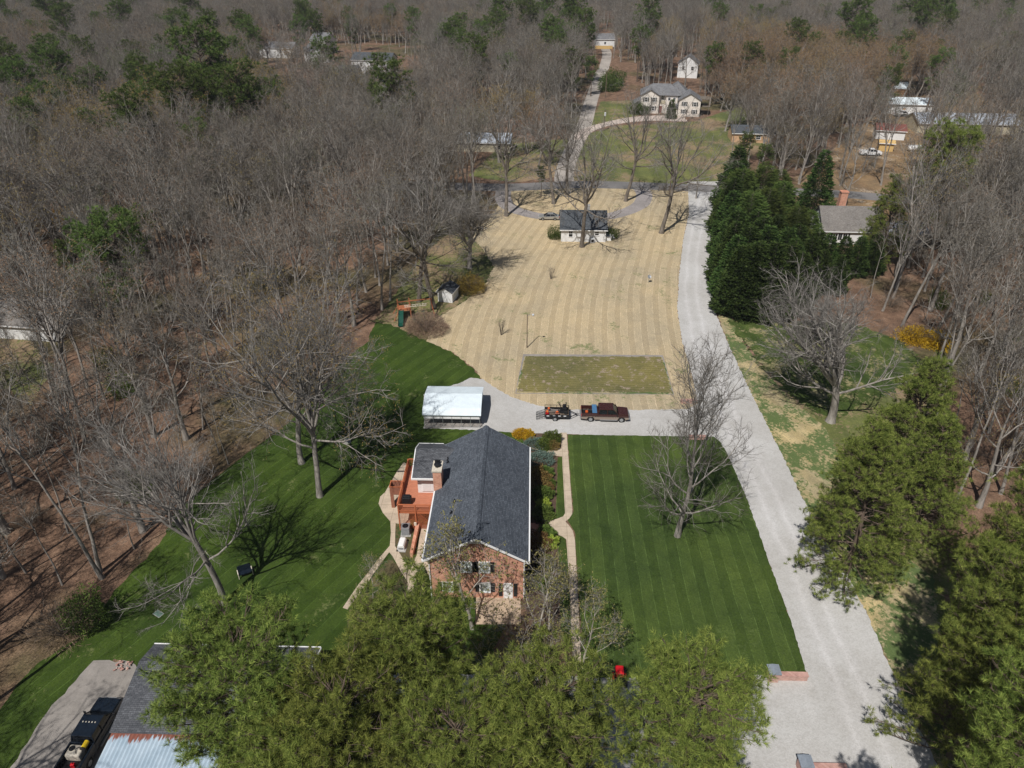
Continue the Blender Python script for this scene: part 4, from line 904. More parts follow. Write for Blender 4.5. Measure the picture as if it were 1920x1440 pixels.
def window(parent, c, w, h, axis='y', sgn=-1, shutters=True, glass='glass', name='window', label=None, grid=True, shw=.38):
    """window on a wall facing sgn along axis; c = centre on the wall face"""
    o = MB(); x, y_, z = c
    def bx(mb_, u0, u1, z0, z1, d0, d1):
        a, b_ = (y_ + sgn * d0, y_ + sgn * d1) if axis == 'y' else (x + sgn * d0, x + sgn * d1)
        a, b_ = min(a, b_), max(a, b_)
        if axis == 'y': mb_.box(x + u0, x + u1, a, b_, z + z0, z + z1)
        else: mb_.box(a, b_, y_ + u0, y_ + u1, z + z0, z + z1)
    t = .12; W2, H2 = w / 2, h / 2
    bx(o, -W2 - t, W2 + t, H2, H2 + t, 0, .07); bx(o, -W2 - t, W2 + t, -H2 - t, -H2, 0, .1)
    bx(o, -W2 - t, -W2, -H2, H2, 0, .07); bx(o, W2, W2 + t, -H2, H2, 0, .07)
    if grid: bx(o, -W2, W2, -.025, .025, 0.012, .05); bx(o, -.015, .015, .025, H2, .012, .045)
    f = o.obj(name, M['white'], parent, label)
    g = MB(); bx(g, -W2, W2, -H2, H2, -.02, .011); g.obj('pane', M[glass], f)
    if shutters:
        for s in (-1, 1):
            q = MB(); u = s * (W2 + t + shw / 2 + .03); bx(q, u - shw / 2, u + shw / 2, -H2 - .05, H2 + .05, .003, .045)
            for k in range(5):
                zz = -H2 + h * (k + .5) / 5; bx(q, u - shw / 2 + .04, u + shw / 2 - .04, zz - .02, zz + .02, .046, .06)
            q.obj('shutter', M['shutter'], parent)
    return f
# ============================================================ brick house
HX0, HX1, HY0, HY1 = -9.15, -0.05, 48.3, 65.0      # walls
ZE, ZR, XR = 5.6, 8.5, -4.6
house = thing('brick_house', 'two storey red brick house with a blue grey shingled gable roof and rear deck', 'house', (0, 0, 0))
wm = MB(); zw = ZE - .02
wm.prism([(HX0, 0), (HX1, 0), (HX1, 5.55), (XR, 8.3), (HX0, 5.55)], 'y', HY0, HY1)
wm.obj('wall', M['brick'], house)
rf = MB(); th = .16
for sg, xe in ((-1, -9.6), (1, 0.3)):
    pr = [(XR, ZR), (xe, ZE), (xe, ZE - th), (XR, ZR - th)]
    rf.prism(pr if sg < 0 else pr[::-1], 'y', 47.75, 65.5)
roof = rf.obj('roof', M['shingle'], house)
rv = MB()
for sg in (-1, 1):
    rv.prism([(XR, ZR + .09), (XR + sg * .32, ZR + .09 - .19), (XR + sg * .32, ZR - .17), (XR, ZR + .01)], 'y', 47.74, 65.51)
rv.obj('ridge_vent', M['shingle'], roof)
for px_, py_ in ((852, 940), (846, 960), (839, 855), (839, 849)):
    x_, y_ = P(px_, py_, 7.0); zz = ZE + (ZR - ZE) * (1 - abs(x_ - XR) / 4.9)
    v = MB(); v.tube([(x_, y_, zz - .1), (x_, y_, zz + .35)], .06, 8); v.rbox((x_, y_, zz + .02), (.35, .35, .05), ry=-R(30)); v.obj('vent_pipe', M['black'], roof)
tr = MB()       # white rakes, fascia, gutters
for yy in (47.72, 65.51):
    for sg, xe in ((-1, -9.62), (1, 0.32)):
        tr.prism([(XR, ZR - .03), (xe, ZE - .03), (xe, ZE - .27), (XR, ZR - .27)][::(1 if sg < 0 else -1)], 'y', yy - .03, yy + .03)
tr.obj('rake_board', M['white'], house)
for x0, x1 in ((-9.74, -9.60), (0.30, 0.44)):
    g = MB(); g.box(x0, x1, 47.75, 65.5, ZE - .2, ZE - .02); g.obj('gutter', M['white'], house)
for x0 in (-9.13, -.11):
    g = MB(); g.beam((x0, 48.2, 5.3), (x0, 48.2, .1), .09); g.beam((x0 + (-.5 if x0 < -5 else .45), 47.9, 5.45), (x0, 48.2, 5.25), .09); g.obj('downspout', M['white'], house)
gv = MB(); gv.prism([(XR - 1.65, 7.32), (XR + 1.65, 7.32), (XR, 8.26)], 'y', 48.22, 48.298); gv.prism([(HX0 - .4, 5.33), (HX0 + .02, 5.33), (HX0 + .02, 5.55), (HX0 - .4, 5.42)], 'y', 47.8, 48.3)
gv.prism([(HX1 - .02, 5.33), (HX1 + .35, 5.33), (HX1 + .35, 5.42), (HX1 - .02, 5.55)], 'y', 47.8, 48.3); gv.obj('gable_panel', M['white'], house)
window(house, (-5.59, 48.3, 4.25), .86, 1.25); window(house, (-3.87, 48.3, 4.25), .86, 1.25)
window(house, (-7.5, 48.3, 1.5), .86, 1.15); window(house, (-3.87, 48.3, 1.5), .86, 1.15)
d = MB(); d.box(-2.08, -1.18, 48.22, 48.298, .1, 2.15); dr = d.obj('door', M['white'], house)
h_ = MB(); h_.tube([(-1.28, 48.18, 1.05), (-1.28, 48.21, 1.05)], .04, 8); h_.obj('handle', M['steel'], dr)
for sx in (-2.36, -.92):
    q = MB(); q.box(sx - .18, sx + .18, 48.24, 48.297, .35, 2.1); q.obj('shutter', M['shutter'], house)
for yy, w_ in ((50, .9), (53, .9), (60.3, 1.6), (63.2, .9)):
    window(house, (HX1, yy, 4.1), w_, 1.3, 'x', 1); window(house, (HX1, yy, 1.7), w_, 1.3, 'x', 1)
for yy in (50.5, 54.5): window(house, (HX0, yy, 4.1), .9, 1.2, 'x', -1)
window(house, (HX0, 51.0, 1.6), .9, 1.2, 'x', -1)
# entry: steps and door on the east side
d = MB(); d.box(-.05, .02, 56.55, 57.5, .95, 3.0); d.obj('door', M['shutter'], house, 'dark front door in the shade of the eave')
st = MB()
for i in range(5): st.box(.0 + i * .36 + .7, 1.06 + i * .36, 56.1, 58.1, 0, .85 - i * .17)
st.box(.0, .7, 56.1, 58.1, 0, .85); st.obj('entry_steps', M['brick'], house)
for yy in (56.05, 58.15):
    g = MB(); g.tube([(.1, yy, 1.85), (.75, yy, 1.85), (2.6, yy, .95)], .025, 6)
    for k in range(6): x_ = .2 + k * .46; zt = 1.85 if x_ < .75 else 1.85 - (x_ - .75) / 1.85 * .9; g.tube([(x_, yy, .0), (x_, yy, zt)], .016, 5)
    g.obj('handrail', M['black'], house)
# wing with low gable
wg = MB(); wg.prism([(60.75, 2.5), (66.0, 2.5), (66.0, 5.2), (63.8, 6.2), (60.75, 5.2)], 'x', -12.0, HX0 + .02)
wg.box(-12.0, HX0 + .02, 60.76, 65.99, 0, 2.5); wgo = wg.obj('sunroom_wall', M['siding'], house)
wr_ = MB(); wr_.prism([(60.0, 5.28), (63.75, 6.5), (66.25, 5.3), (66.25, 5.16), (63.75, 6.36), (60.0, 5.14)][::-1], 'x', -12.4, -7.4); wro = wr_.obj('wing_roof', M['shingle_x'], house)
wt = MB(); wt.box(-12.5, -9.62, 59.88, 59.998, 5.1, 5.3); wt.prism([(59.9, 5.3), (63.75, 6.53), (66.35, 5.32), (66.35, 5.12), (63.75, 6.33), (59.9, 5.1)][::-1], 'x', -12.5, -12.402); wt.box(-12.5, -9.62, 66.252, 66.35, 5.1, 5.3)
wt.obj('wing_trim', M['white'], house)
dd = MB(); dd.box(-11.55, -9.3, 60.62, 60.745, 2.95, 4.9); slo = dd.obj('sliding_door', M['white'], house); q = MB(); q.box(-11.4, -10.5, 60.6, 60.615, 3.1, 4.75); q.box(-10.4, -9.5, 60.6, 60.615, 3.1, 4.75); q.obj('pane', M['siding'], slo)
# chimney
ch = MB(); ch.box(-9.72, -8.85, 57.6, 59.15, 0, 8.15); cho = ch.obj('chimney', M['brick'], house)
c2 = MB(); c2.box(-9.8, -8.77, 57.5, 59.25, 8.15, 8.33); c2.obj('chimney_cap', M['offwhite'], cho)
c3 = MB(); c3.lathe([(.26, 8.33), (.26, 8.5), (.36, 8.56), (.36, 8.62), (.05, 8.72)], 12, (-9.28, 58.3, 0)); c3.box(-9.6, -9.0, 58.75, 58.9, 8.33, 8.75); c3.obj('flue', M['black'], cho)
# deck
DZ = 2.62
dk = MB()
for k in range(56):
    y0 = 57.72 + k * .14
    if y0 < 65.6: dk.box(-13.75, (-9.6 if y0 < 59.2 or True else -12), y0, y0 + .125, DZ - .04, DZ)
dk_o = dk.obj('deck_floor', M['deckfloor'], house)
js = MB(); js.box(-13.8, -9.2, 57.66, 57.71, DZ - .32, DZ - .02); js.box(-13.81, -13.76, 57.66, 65.6, DZ - .32, DZ - .02)
for yy in (57.6, 61.5, 65.4):
    for xx in ((-13.72, -11.9, -10.3) if yy < 58 else (-13.72,)): js.beam((xx, yy, 0), (xx, yy, DZ + .95), .13)
js.obj('deck_frame', M['deckrail'], house)
rl = MB(); rl.beam((-13.8, 57.62, DZ + .97), (-9.8, 57.62, DZ + .97), .14, .05); rl.beam((-13.8, 57.62, DZ + .12), (-9.8, 57.62, DZ + .12), .05, .08)
for k in range(34): x_ = -13.65 + k * .116; rl.beam((x_, 57.62, DZ + .12), (x_, 57.62, DZ + .95), .04)
rl.obj('front_railing', M['deckrail'], house)
rl = MB(); rl.beam((-13.78, 57.6, DZ + .97), (-13.78, 65.5, DZ + .97), .14, .05); rl.beam((-13.78, 57.6, DZ + .12), (-13.78, 65.5, DZ + .12), .05, .08)
for k in range(66): y_ = 57.75 + k * .118; rl.beam((-13.78, y_, DZ + .12), (-13.78, y_, DZ + .95), .04)
rl.beam((-13.78, 65.5, DZ + .97), (-12.5, 65.5, DZ + .97), .14, .05)
for k in range(10): x_ = -13.7 + k * .12; rl.beam((x_, 65.5, DZ + .12), (x_, 65.5, DZ + .95), .04)
rl.obj('side_railing', M['deckrail'], house)
lt = MB()
for k in range(44):
    x_ = -13.7 + k * .14
    for s in (1, -1):
        a = (x_, 57.70 + .012 * s, 0.05); L_ = 2.2; e = (x_ + s * L_ * .9, 57.70 + .012 * s, 0.05 + L_)
        # clip to panel
        x1 = e[0]; z1 = e[2]
        if x1 > -9.4: t = (-9.4 - a[0]) / (x1 - a[0]); x1 = -9.4; z1 = .05 + (z1 - .05) * t
        if x1 < -13.7: t = (-13.7 - a[0]) / (x1 - a[0]); x1 = -13.7; z1 = .05 + (z1 - .05) * t
        if x_ < -9.4 and z1 > .2: lt.beam(a, (x1, a[1], z1), .035, .012)
lt.obj('lattice', M['deckrail'], house)
# tall brown storage chute at the deck corner
cs = thing('garden_chute', 'tall open topped brown wooden enclosure standing against the deck corner', 'enclosure', (0, 0, 0))
e = MB(); X0, X1, Y0, Y1 = -15.25, -14.0, 61.0, 62.1
e.box(X0, X1, Y0, Y0 + .07, 2.0, 3.1); e.box(X0, X0 + .38, Y0, Y0 + .07, 0, 2.0); e.box(X1 - .3, X1, Y0, Y0 + .07, 0, 2.0)
e.box(X0, X0 + .07, Y0 + .072, Y1 - .072, 0, 3.1); e.box(X1 - .07, X1, Y0 + .072, Y1 - .072, 1.4, 3.1); e.box(X0, X1, Y1 - .07, Y1, 1.6, 3.1)
e.obj('panel', M['chute'], cs); e = MB()
for z_ in (3.1,): e.box(X0 - .04, X1 + .04, Y0 - .04, Y0 + .08, z_ + .002, z_ + .05); e.box(X0 - .04, X1 + .04, Y1 - .08, Y1 + .04, z_ + .002, z_ + .05); e.box(X0 - .04, X0 + .08, Y0 + .081, Y1 - .081, z_ + .002, z_ + .05); e.box(X1 - .08, X1 + .04, Y0 + .081, Y1 - .081, z_ + .002, z_ + .05)
e.obj('rim', M['deckrail'], cs)
# grill under black cover
gt = thing('covered_grill', 'black covered grill on the orange deck by the railing corner', 'grill', (-12.95, 58.9, DZ))
g = MB(); g.rbox((0, 0, .5), (1.0, .6, 1.0)); g.obj('cover', M['black'], gt, bevel=.08); g = MB(); g.rbox((0, .0, 1.08), (.75, .45, .16)); g.obj('lid', M['black'], gt, bevel=.06)
# low retaining wall
rw = MB(); rw.prism([(-12.02, 53.4), (-11.72, 53.4), (-11.6, 58.2), (-12.0, 58.2)], 'z', 0.0, .75); w1 = rw.obj('retaining_wall', [M['brick']]); tag(w1, 'low dark red brick wall running from the deck between gravel bed and side walk', 'wall')
# air conditioner and generator
ac = thing('air_conditioner', 'grey air conditioner with a round black fan on top, beside the deck lattice', 'air conditioner', (-13.0, 57.0, 0), .05)
g = MB(); g.rbox((0, 0, .05), (1.1, 1.1, .1)); g.obj('pad', M['concrete'], ac)
g = MB(); g.rbox((0, 0, .6), (.85, .85, .98)); bd = g.obj('body', M['greymetal'], ac, bevel=.04); g = MB()
for s in (-1, 1):
    for k in range(9): g.rbox((s * .43, 0, .2 + k * .1), (.02, .8, .03)); g.rbox((0, s * .43, .2 + k * .1), (.8, .02, .03))
g.obj('louvre', M['greymetal'], ac); g = MB(); g.rbox((0, 0, 1.11), (.9, .9, .06)); g.obj('top_panel', M['steel'], ac, bevel=.02)
g = MB(); g.lathe([(.34, 1.142), (.34, 1.15), (.02, 1.15)], 20)
for r_ in (.1, .18, .26): g.tube([(r_ * math.cos(a), r_ * math.sin(a), 1.165) for a in [i * .393 for i in range(17)]], .008, 4)
g.obj('fan_grille', M['darkglass'], ac)
ge = thing('generator', 'off white standby generator with a rounded lid on a slab in the side bed', 'generator', (-13.1, 55.0, 0), -.06)
g = MB(); g.rbox((0, 0, .04), (1.0, 1.6, .08)); g.obj('pad', M['concrete'], ge); g = MB(); g.prism([(-.36, .08), (.36, .08), (.36, .62), (.25, .8), (-.25, .8), (-.36, .62)], 'y', -.62, .62); g.obj('housing', M['white'], ge, bevel=.04)
g = MB(); g.box(-.28, .28, -.64, -.621, .2, .5); g.obj('vent', M['greymetal'], ge)
ml = thing('meter_box', 'small cream utility box on the deck lattice', 'utility box', (-12.0, 57.45, 0)); g = MB(); g.rbox((0, .06, .95), (.28, .18, .4)); g.obj('box', M['offwhite'], ml, bevel=.02); g = MB(); g.tube([(0, .06, 0), (0, .06, .76)], .03, 6); g.obj('conduit', M['greymetal'], ml)
# ============================================================ carport
cp = thing('carport', 'open white metal carport with a ribbed barn shaped roof left of the parked truck', 'carport', (0, 0, 0))
CX0, CX1, CY0, CY1 = -13.75, -6.05, 77.0, 83.4
prof = [(CY0 - .25, 2.05), (CY0, 2.35), (CY0 + .6, 2.7), (CY0 + 3.2, 3.25), (CY1 - .6, 2.7), (CY1, 2.35)]
cr = MB(); outer = prof; inner = [(a, b_ - .04) for a, b_ in prof]
for i in range(len(prof) - 1):
    cr.prism([prof[i], prof[i + 1], inner[i + 1], inner[i]][::-1], 'x', CX0, CX1)
for k in range(34):
    x_ = CX0 + .1 + k * (CX1 - CX0 - .2) / 33
    for i in range(1, len(prof) - 1): cr.beam((x_, prof[i][0], prof[i][1] + .012), (x_, prof[i + 1][0], prof[i + 1][1] + .012), .035, .03)
cr.obj('roof', M['whitemetal'], cp)
sp = MB(); sp.box(CX0 + .15, CX1 - .15, CY0 - .03, CY0 + .01, 1.35, 2.3)
for k in range(3): sp.box(CX0 + .16, CX1 - .16, CY0 - .045, CY0 - .031, 1.5 + k * .28, 1.53 + k * .28)
sp.obj('side_panel', M['white'], cp); sp = MB(); sp.box(CX0 + .15, CX1 - .15, CY1 - .06, CY1 - .02, .3, 2.3); sp.obj('side_panel', M['whitemetal'], cp)
for k in range(7):
    x_ = CX0 + .2 + k * (CX1 - CX0 - .4) / 6; g = MB()
    g.beam((x_, CY0, 0), (x_, CY0, 2.3), .06); g.beam((x_, CY1 - .1, 0), (x_, CY1 - .1, 2.3), .06)
    g.beam((x_, CY0, 2.3), (x_, CY0 + 3.2, 3.16), .06); g.beam((x_, CY0 + 3.2, 3.16), (x_, CY1 - .1, 2.3), .06)
    g.beam((x_, CY0, 1.3), (x_, CY0 + .9, 2.6), .045)
    if k < 6:
        dx = (CX1 - CX0 - .4) / 6; g.beam((x_ + .02, CY0, .1), (x_ + .35, CY0, .65), .035); g.beam((x_ + dx - .02, CY0, .1), (x_ + dx - .35, CY0, .65), .035)
    g.obj('frame', M['steel'], cp)
g = MB(); g.beam((CX0 + .1, CY0, .06), (CX1 - .1, CY0, .06), .06); g.beam((CX0 + .1, CY1 - .1, .06), (CX1 - .1, CY1 - .1, .06), .06); g.obj('base_rail', M['steel'], cp)
# stored things deep in the carport read as dark shapes
cv = thing('covered_mower', 'dark covered mower shape in the shade inside the carport', 'mower', (-10.5, 80.3, 0)); g = MB(); g.rbox((0, 0, .55), (1.8, 1.1, .7)); g.obj('cover', M['black'], cv, bevel=.15)
g = MB(); g.rbox((-.3, 0, 1.0), (.5, .5, .35)); g.obj('seat_hump', M['black'], cv, bevel=.1)
for xx in (-.6, .6):
    for yy in (-.45, .45): g = MB(); g.tube([(xx, yy - .1, .25), (xx, yy + .1, .25)], .25, 12); g.obj('wheel', M['rubber'], cv)
# ============================================================ low gate walls of brick
def gate_wall(loc, lab, flip=1, L=3.0, pier=True, grp=None, h=.6):
    t = thing('gate_wall', lab, 'wall', (loc[0], loc[1], 0), 0, grp)
    g = MB(); g.box(*( (.45, L) if flip > 0 else (-L, -.45)), -.2, .2, 0, h); g.box(*((.45, L + .05) if flip > 0 else (-L - .05, -.45)), -.25, .25, h + .001, h + .07); g.obj('wall', M['pinkbrick'], t)
    if pier:
        g = MB(); g.box(-.42, .42, -.42, .42, 0, 1.15); p_ = g.obj('pier', M['pinkbrick'], t); g = MB(); g.box(-.52, .52, -.52, .52, 1.151, 1.25); g.prism([(-.5, 1.251), (.5, 1.251), (0, 1.33)], 'y', -.5, .5); g.obj('cap', M['capstone'], p_)
    return t
gate_wall((P(1448, 1276)[0], P(1448, 1272)[1]), 'low brick gate wall with a slate capped pier at the lawn corner')
gate_wall((P(1505, 1444)[0], P(1505, 1444)[1]), 'brick gate pier at the bottom edge, cut by the frame', L=3.2)
gate_wall((P(1284, 822)[0], P(1284, 822)[1] - .1), 'low red brick wall at the far lawn corner by the driveway', L=2.6, pier=False, h=.45)
gate_wall((P(1270, 755)[0], P(1270, 755)[1]), 'low red brick wall on the dry grass corner across the parking strip', L=2.6, pier=False, h=.45)
# ============================================================ small things on the lawns
lp = thing('yard_light_pole', 'slim wooden yard light pole with a side arm lamp on the dry lawn', 'light pole', P(988, 652))
g = MB(); g.tube([(0, 0, 0), (0, 0, 5.9)], [.09, .06], 10); g.obj('pole', M['creosote'], lp); g = MB(); g.tube([(0, 0, 5.6), (.4, 0, 5.85), (.8, 0, 5.85)], .03, 6); g.obj('arm', M['steel'], lp)
g = MB(); g.lathe([(.05, 5.98), (.16, 5.92), (.2, 5.78), (.14, 5.62), (.05, 5.6)], 12, (.9, 0, 0)); g.obj('lamp_head', M['lamp'], lp)
ds = thing('satellite_dish', 'small grey satellite dish on a short post in the dry lawn', 'satellite dish', P(1216, 530))
g = MB(); g.tube([(0, 0, 0), (0, 0, 1.1)], .035, 8); g.obj('post', M['steel'], ds); g = MB()
g.lathe([(.02, 0), (.2, .03), (.38, .12), (.385, .13), (.2, .05), (.02, .02)], 16); o_ = g.obj('dish', M['greymetal'], ds); o_.location = (0, -.05, 1.2); o_.rotation_euler = (R(50), 0, R(20)); g = MB(); g.tube([(0, -.05, 1.0), (0, -.5, 1.25)], .015, 5); g.rbox((0, -.5, 1.28), (.08, .12, .08)); g.obj('feed_arm', M['black'], ds)
lid = thing('septic_riser', 'round concrete septic lid in the back lawn shade', 'lid', P(652, 829)); g = MB(); g.lathe([(.42, 0), (.42, .3), (.38, .34), (.02, .36)], 20); g.obj('riser', M['concrete'], lid); g = MB(); g.lathe([(.3, .361), (.28, .39), (.02, .4)], 16); g.obj('cover', M['greymetal'], lid)
ub = thing('utility_cover', 'pale green utility cover flush in the back lawn', 'cover', P(297, 1151), -.5); g = MB(); g.rbox((0, 0, .03), (.85, .5, .06)); g.obj('lid', plain('pale_green_plastic', (.16, .25, .20)), ub, bevel=.03); g = MB(); g.rbox((0, 0, .01), (.95, .6, .03)); g.obj('rim', M['concrete'], ub)
dk2 = thing('bird_bath', 'dark garden swing bench with pale arms in the tree shade on the back lawn', 'bench', P(461, 1078), .5)
g = MB(); g.rbox((0, 0, .45), (1.3, .6, .06)); g.obj('seat', M['navypaint'], dk2); g = MB(); g.rbox((0, .3, .8), (1.3, .06, .65), rx=-.15); g.obj('backrest', M['navypaint'], dk2)
for s in (-1, 1):
    g = MB(); g.beam((s * .68, -.3, 0), (s * .68, -.28, .68), .07); g.beam((s * .68, .35, 0), (s * .68, .3, .68), .07); g.beam((s * .68, -.35, .68), (s * .68, .35, .68), .08, .04); g.obj('arm_frame', M['offwhite'], dk2)
dk2.name = 'garden_bench'
# red mower by the gravel
rm = thing('riding_mower', 'bright red riding mower half hidden under the pine at the gravel edge', 'mower', (P(1161, 1277)[0], P(1161, 1277)[1], 0), R(-92))
g = MB(); g.prism([(-1.0, .45), (.75, .45), (.75, .62), (-1.0, .55)], 'y', -.45, .45); g.obj('chassis', M['black'], rm)
g = MB(); g.prism([(-.95, .58), (.1, .6), (.1, 1.05), (-.15, 1.12), (-.8, 1.02), (-.98, .85)], 'y', -.36, .36); g.obj('hood', M['red'], rm, bevel=.06)
g = MB(); g.rbox((.55, 0, .85), (.5, .55, .14)); g.rbox((.82, 0, 1.1), (.12, .55, .5)); g.obj('seat', M['black'], rm, bevel=.04)
g = MB(); g.tube([(.12, 0, 1.0), (.25, 0, 1.22)], .025, 6); g.tube([(.25 + .04 * math.sin(a), .19 * math.cos(a), 1.22 + .19 * math.sin(a) * .5) for a in [i * .524 for i in range(13)]], .02, 5); g.obj('steering_wheel', M['black'], rm)
g = MB(); g.rbox((-.1, 0, .25), (1.1, 1.25, .16)); g.obj('cutting_deck', M['red'], rm, bevel=.05)
for xx, r_ in ((-.8, .22), (.5, .32)):
    for s in (-1, 1): g = MB(); g.tube([(xx, s * .42, r_), (xx, s * .62, r_)], r_, 14); g.obj('wheel', M['rubber'], rm)
# ============================================================ vehicles (front towards +X, origin on the ground at mid length)
def wheel(parent, x, y, r=.38, w=.26, side=1, rim='steel', name='wheel'):
    t = MB(); t.tube([(x, y - w / 2, r), (x, y - w / 2 + .03, r), (x, y + w / 2 - .03, r), (x, y + w / 2, r)], [r * .9, r, r, r * .9], 18)
    o = t.obj(name, M['rubber'], parent, smooth=False)
    q = MB(); yo = y + side * (w / 2 + .004); q.tube([(x, yo - side * .02, r), (x, yo, r)], [r * .62, r * .58], 14)
    for k in range(5): a = k * 1.2566; q.rbox((x + math.cos(a) * r * .32, yo + side * .008, r + math.sin(a) * r * .32), (r * .5, .015, .06), ry=-a)
    q.obj('rim', M[rim], o); return o
def pickup(name, label, loc, rz, paint, lower, L=6.2, Wd=2.0, chrome='steel', bed=1.75, double=True, group=None, flat=False):
    t = thing(name, label, 'pickup truck', (loc[0], loc[1], 0), rz, group)
    x0, x1 = -L / 2, L / 2; h = Wd / 2; xc = x0 + bed + .12; fx = x1 - .95; rx = x0 + 1.25; wr_ = .41
    zb, zs, zt = .52, .82, 1.22            # rocker, two-tone line, belt
    def arch(cx, n=9, r=.50): return [(cx + r * math.cos(math.pi * k / (n - 1)), .42 + r * math.sin(math.pi * k / (n - 1))) for k in range(n)]
    low = [(x0 + .02, zb), ] + arch(rx)[::-1] + arch(fx)[::-1] + [(x1 - .05, zb), (x1, .7), (x1, zs), (x0, zs)]
    low[1:1] = []
    # sides as thin skins with wheel arches, floor pan between them
    for s in (-1, 1):
        g = MB(); a, b_ = sorted((s * h, s * (h - .10)))
        g.prism([(p[0], max(p[1], zb - .12) if 0 else p[1]) for p in low], 'y', a, b_)
        g.obj('lower_panel', M[lower], t)
    body = MB(); z1 = zs
    for s in (-1, 1):
        a, b_ = sorted((s * (h - .004), s * (h - .11))); body.box(x0, xc, a, b_, z1 + .002, zt + .12)
        body.box(x0 + .0, xc, *sorted((s * h, s * (h - .13))), zt + .121, zt + .16)
    body.box(x0, x0 + .08, -h + .111, h - .111, zs - .25, zt + .14)                     # tailgate
    body.box(xc - .08, xc + .02, -h + .02, h - .02, zs - .2, zt + .14)                   # bed front
    body.box(xc + .021, x1 - 1.35, -h + .002, h - .002, z1 + .002, zt)                   # cab lower
    body.prism([(x1 - 1.349, z1 + .002), (x1 - .02, z1 + .002), (x1 - .02, 1.12), (x1 - .12, 1.22), (x1 - .7, 1.30), (x1 - 1.349, 1.33)], 'y', -h + .06, h - .06)
    for s in (-1, 1):
        a, b_ = sorted((s * (h - .059), s * (h + .01))); body.prism([(x1 - 1.348, z1 + .003), (x1 - .06, z1 + .003), (x1 - .08, 1.08), (x1 - .3, 1.17), (x1 - 1.348, 1.2)], 'y', a, b_)
    body.obj('body', M[paint], t, bevel=.05)
    ch_ = MB(); ch_.box(x0 + .1, x1 - .15, -h + .35, h - .35, .38, .6); ch_.box(x0 + .081, xc - .081, -h + .112, h - .112, .70, .76)
    ch_.box(x0 + .6, x1 - .4, -h + .101, h - .101, .6, .69); ch_.obj('chassis', M['black'], t)
    # cab greenhouse
    cl = xc + .05; cf = x1 - 1.35; zr_ = 1.92 - .02
    g = MB(); g.box(cl + .1, cf - .75, -h + .2, h - .2, zr_, zr_ + .05)
    for s in (-1, 1):
        q = s * (h - .05); r_ = s * (h - .2)
        g.beam((cl + .05, q, zt), (cl + .14, r_, zr_), .10); g.beam((cf - .02, q, zt), (cf - .72, r_, zr_ + .01), .07)
        g.beam((cl + .10, r_, zr_ + .01), (cf - .7, r_, zr_ + .01), .08)
        mid = (cl + cf) / 2 - .15
        if double: g.beam((mid, q, zt), (mid, r_, zr_), .08)
    g.obj('cab', M[paint], t, bevel=.03)
    gl = MB(); A = [(cl + .07, zt + .0), (cf - .03, zt + .0), (cf - .72, zr_ - .01), (cl + .15, zr_ - .01)]
    hw0, hw1 = h - .09, h - .215; vs = []
    for (x_, z_), hw in zip(A, (hw0, hw0, hw1, hw1)): vs += [(x_, -hw, z_), (x_, hw, z_)]
    gl.poly(vs, [(0, 2, 4, 6), (1, 7, 5, 3), (2, 3, 5, 4), (0, 6, 7, 1), (4, 5, 7, 6)]); gl.obj('windows', M['darkglass'], t)
    for s in (-1, 1):
        g = MB(); g.beam((cf - .25, s * h, zt + .08), (cf - .25, s * (h + .2), zt + .12), .04); g.rbox((cf - .25, s * (h + .22), zt + .16), (.08, .2, .26)); g.obj('mirror', M['black'], t, bevel=.02)
        g = MB(); g.rbox((x1 - .06, s * (h - .28), .98), (.14, .32, .24)); g.obj('headlight', M['lamp'], t, bevel=.02)
        g = MB(); g.rbox((x0 + .02, s * (h - .09), 1.05), (.08, .16, .35)); g.obj('tail_light', M['red'], t)
        g = MB(); g.rbox(((cl + cf) / 2 + .05, s * (h + .06), .44), (2.3 if double else 1.3, .16, .05)); g.obj('running_board', M['steel'], t)
        for cx in (rx, fx): wheel(t, cx, s * (h - .14), wr_, .26, s)
    g = MB(); g.rbox((x1 + .06, 0, .6), (.18, Wd - .1, .26)); g.obj('front_bumper', M[chrome], t, bevel=.04); g = MB(); g.rbox((x0 - .08, 0, .58), (.18, Wd - .15, .2)); g.obj('rear_bumper', M[chrome], t, bevel=.03)
    g = MB(); g.rbox((x1 - .005, 0, .98), (.05, Wd * .52, .34)); g.obj('grille', M[chrome], t)
    return t, x0, xc, h, zt
px0 = P(1134, 792); TRUCK = (px0[0], px0[1] + 1.0)
tk, x0, xc, h, zt = pickup('pickup_truck', 'dark maroon crew cab pickup with tan lower panels hitched to a trailer', TRUCK, R(-1.0), 'maroonpaint', 'taupe', L=6.3, bed=2.05)
rzt = R(-1.0)
def onto(base, rz, p): return (base[0] + math.cos(rz) * p[0] - math.sin(rz) * p[1], base[1] + math.sin(rz) * p[0] + math.cos(rz) * p[1])
tb = thing('truck_toolbox', 'blue metal toolbox across the bed behind the maroon cab', 'toolbox', (*onto(TRUCK, rzt, (xc - .42, 0)), 1.1), rzt)
g = MB(); g.rbox((0, 0, .12), (.55, 1.7, .5)); g.obj('box', M['bluebox'], tb, bevel=.02); g = MB(); g.rbox((0, 0, .40), (.62, 2.0, .06)); g.obj('lid', M['bluebox'], tb, bevel=.015); g = MB(); g.rbox((0, -.86, .12), (.5, .06, .4)); g.obj('end_panel', M['steel'], tb)
bl = thing('leaf_blower', 'orange and black leaf blower lying in the maroon truck bed', 'leaf blower', (*onto(TRUCK, rzt, (x0 + .75, .1)), .77), .3)
g = MB(); g.rbox((0, 0, .16), (.34, .3, .3)); g.obj('engine', M['orange'], bl, bevel=.06); g = MB(); g.tube([(.15, 0, .14), (.5, .05, .12), (.95, -.02, .1)], [.06, .05, .04], 8); g.obj('tube', M['black'], bl)
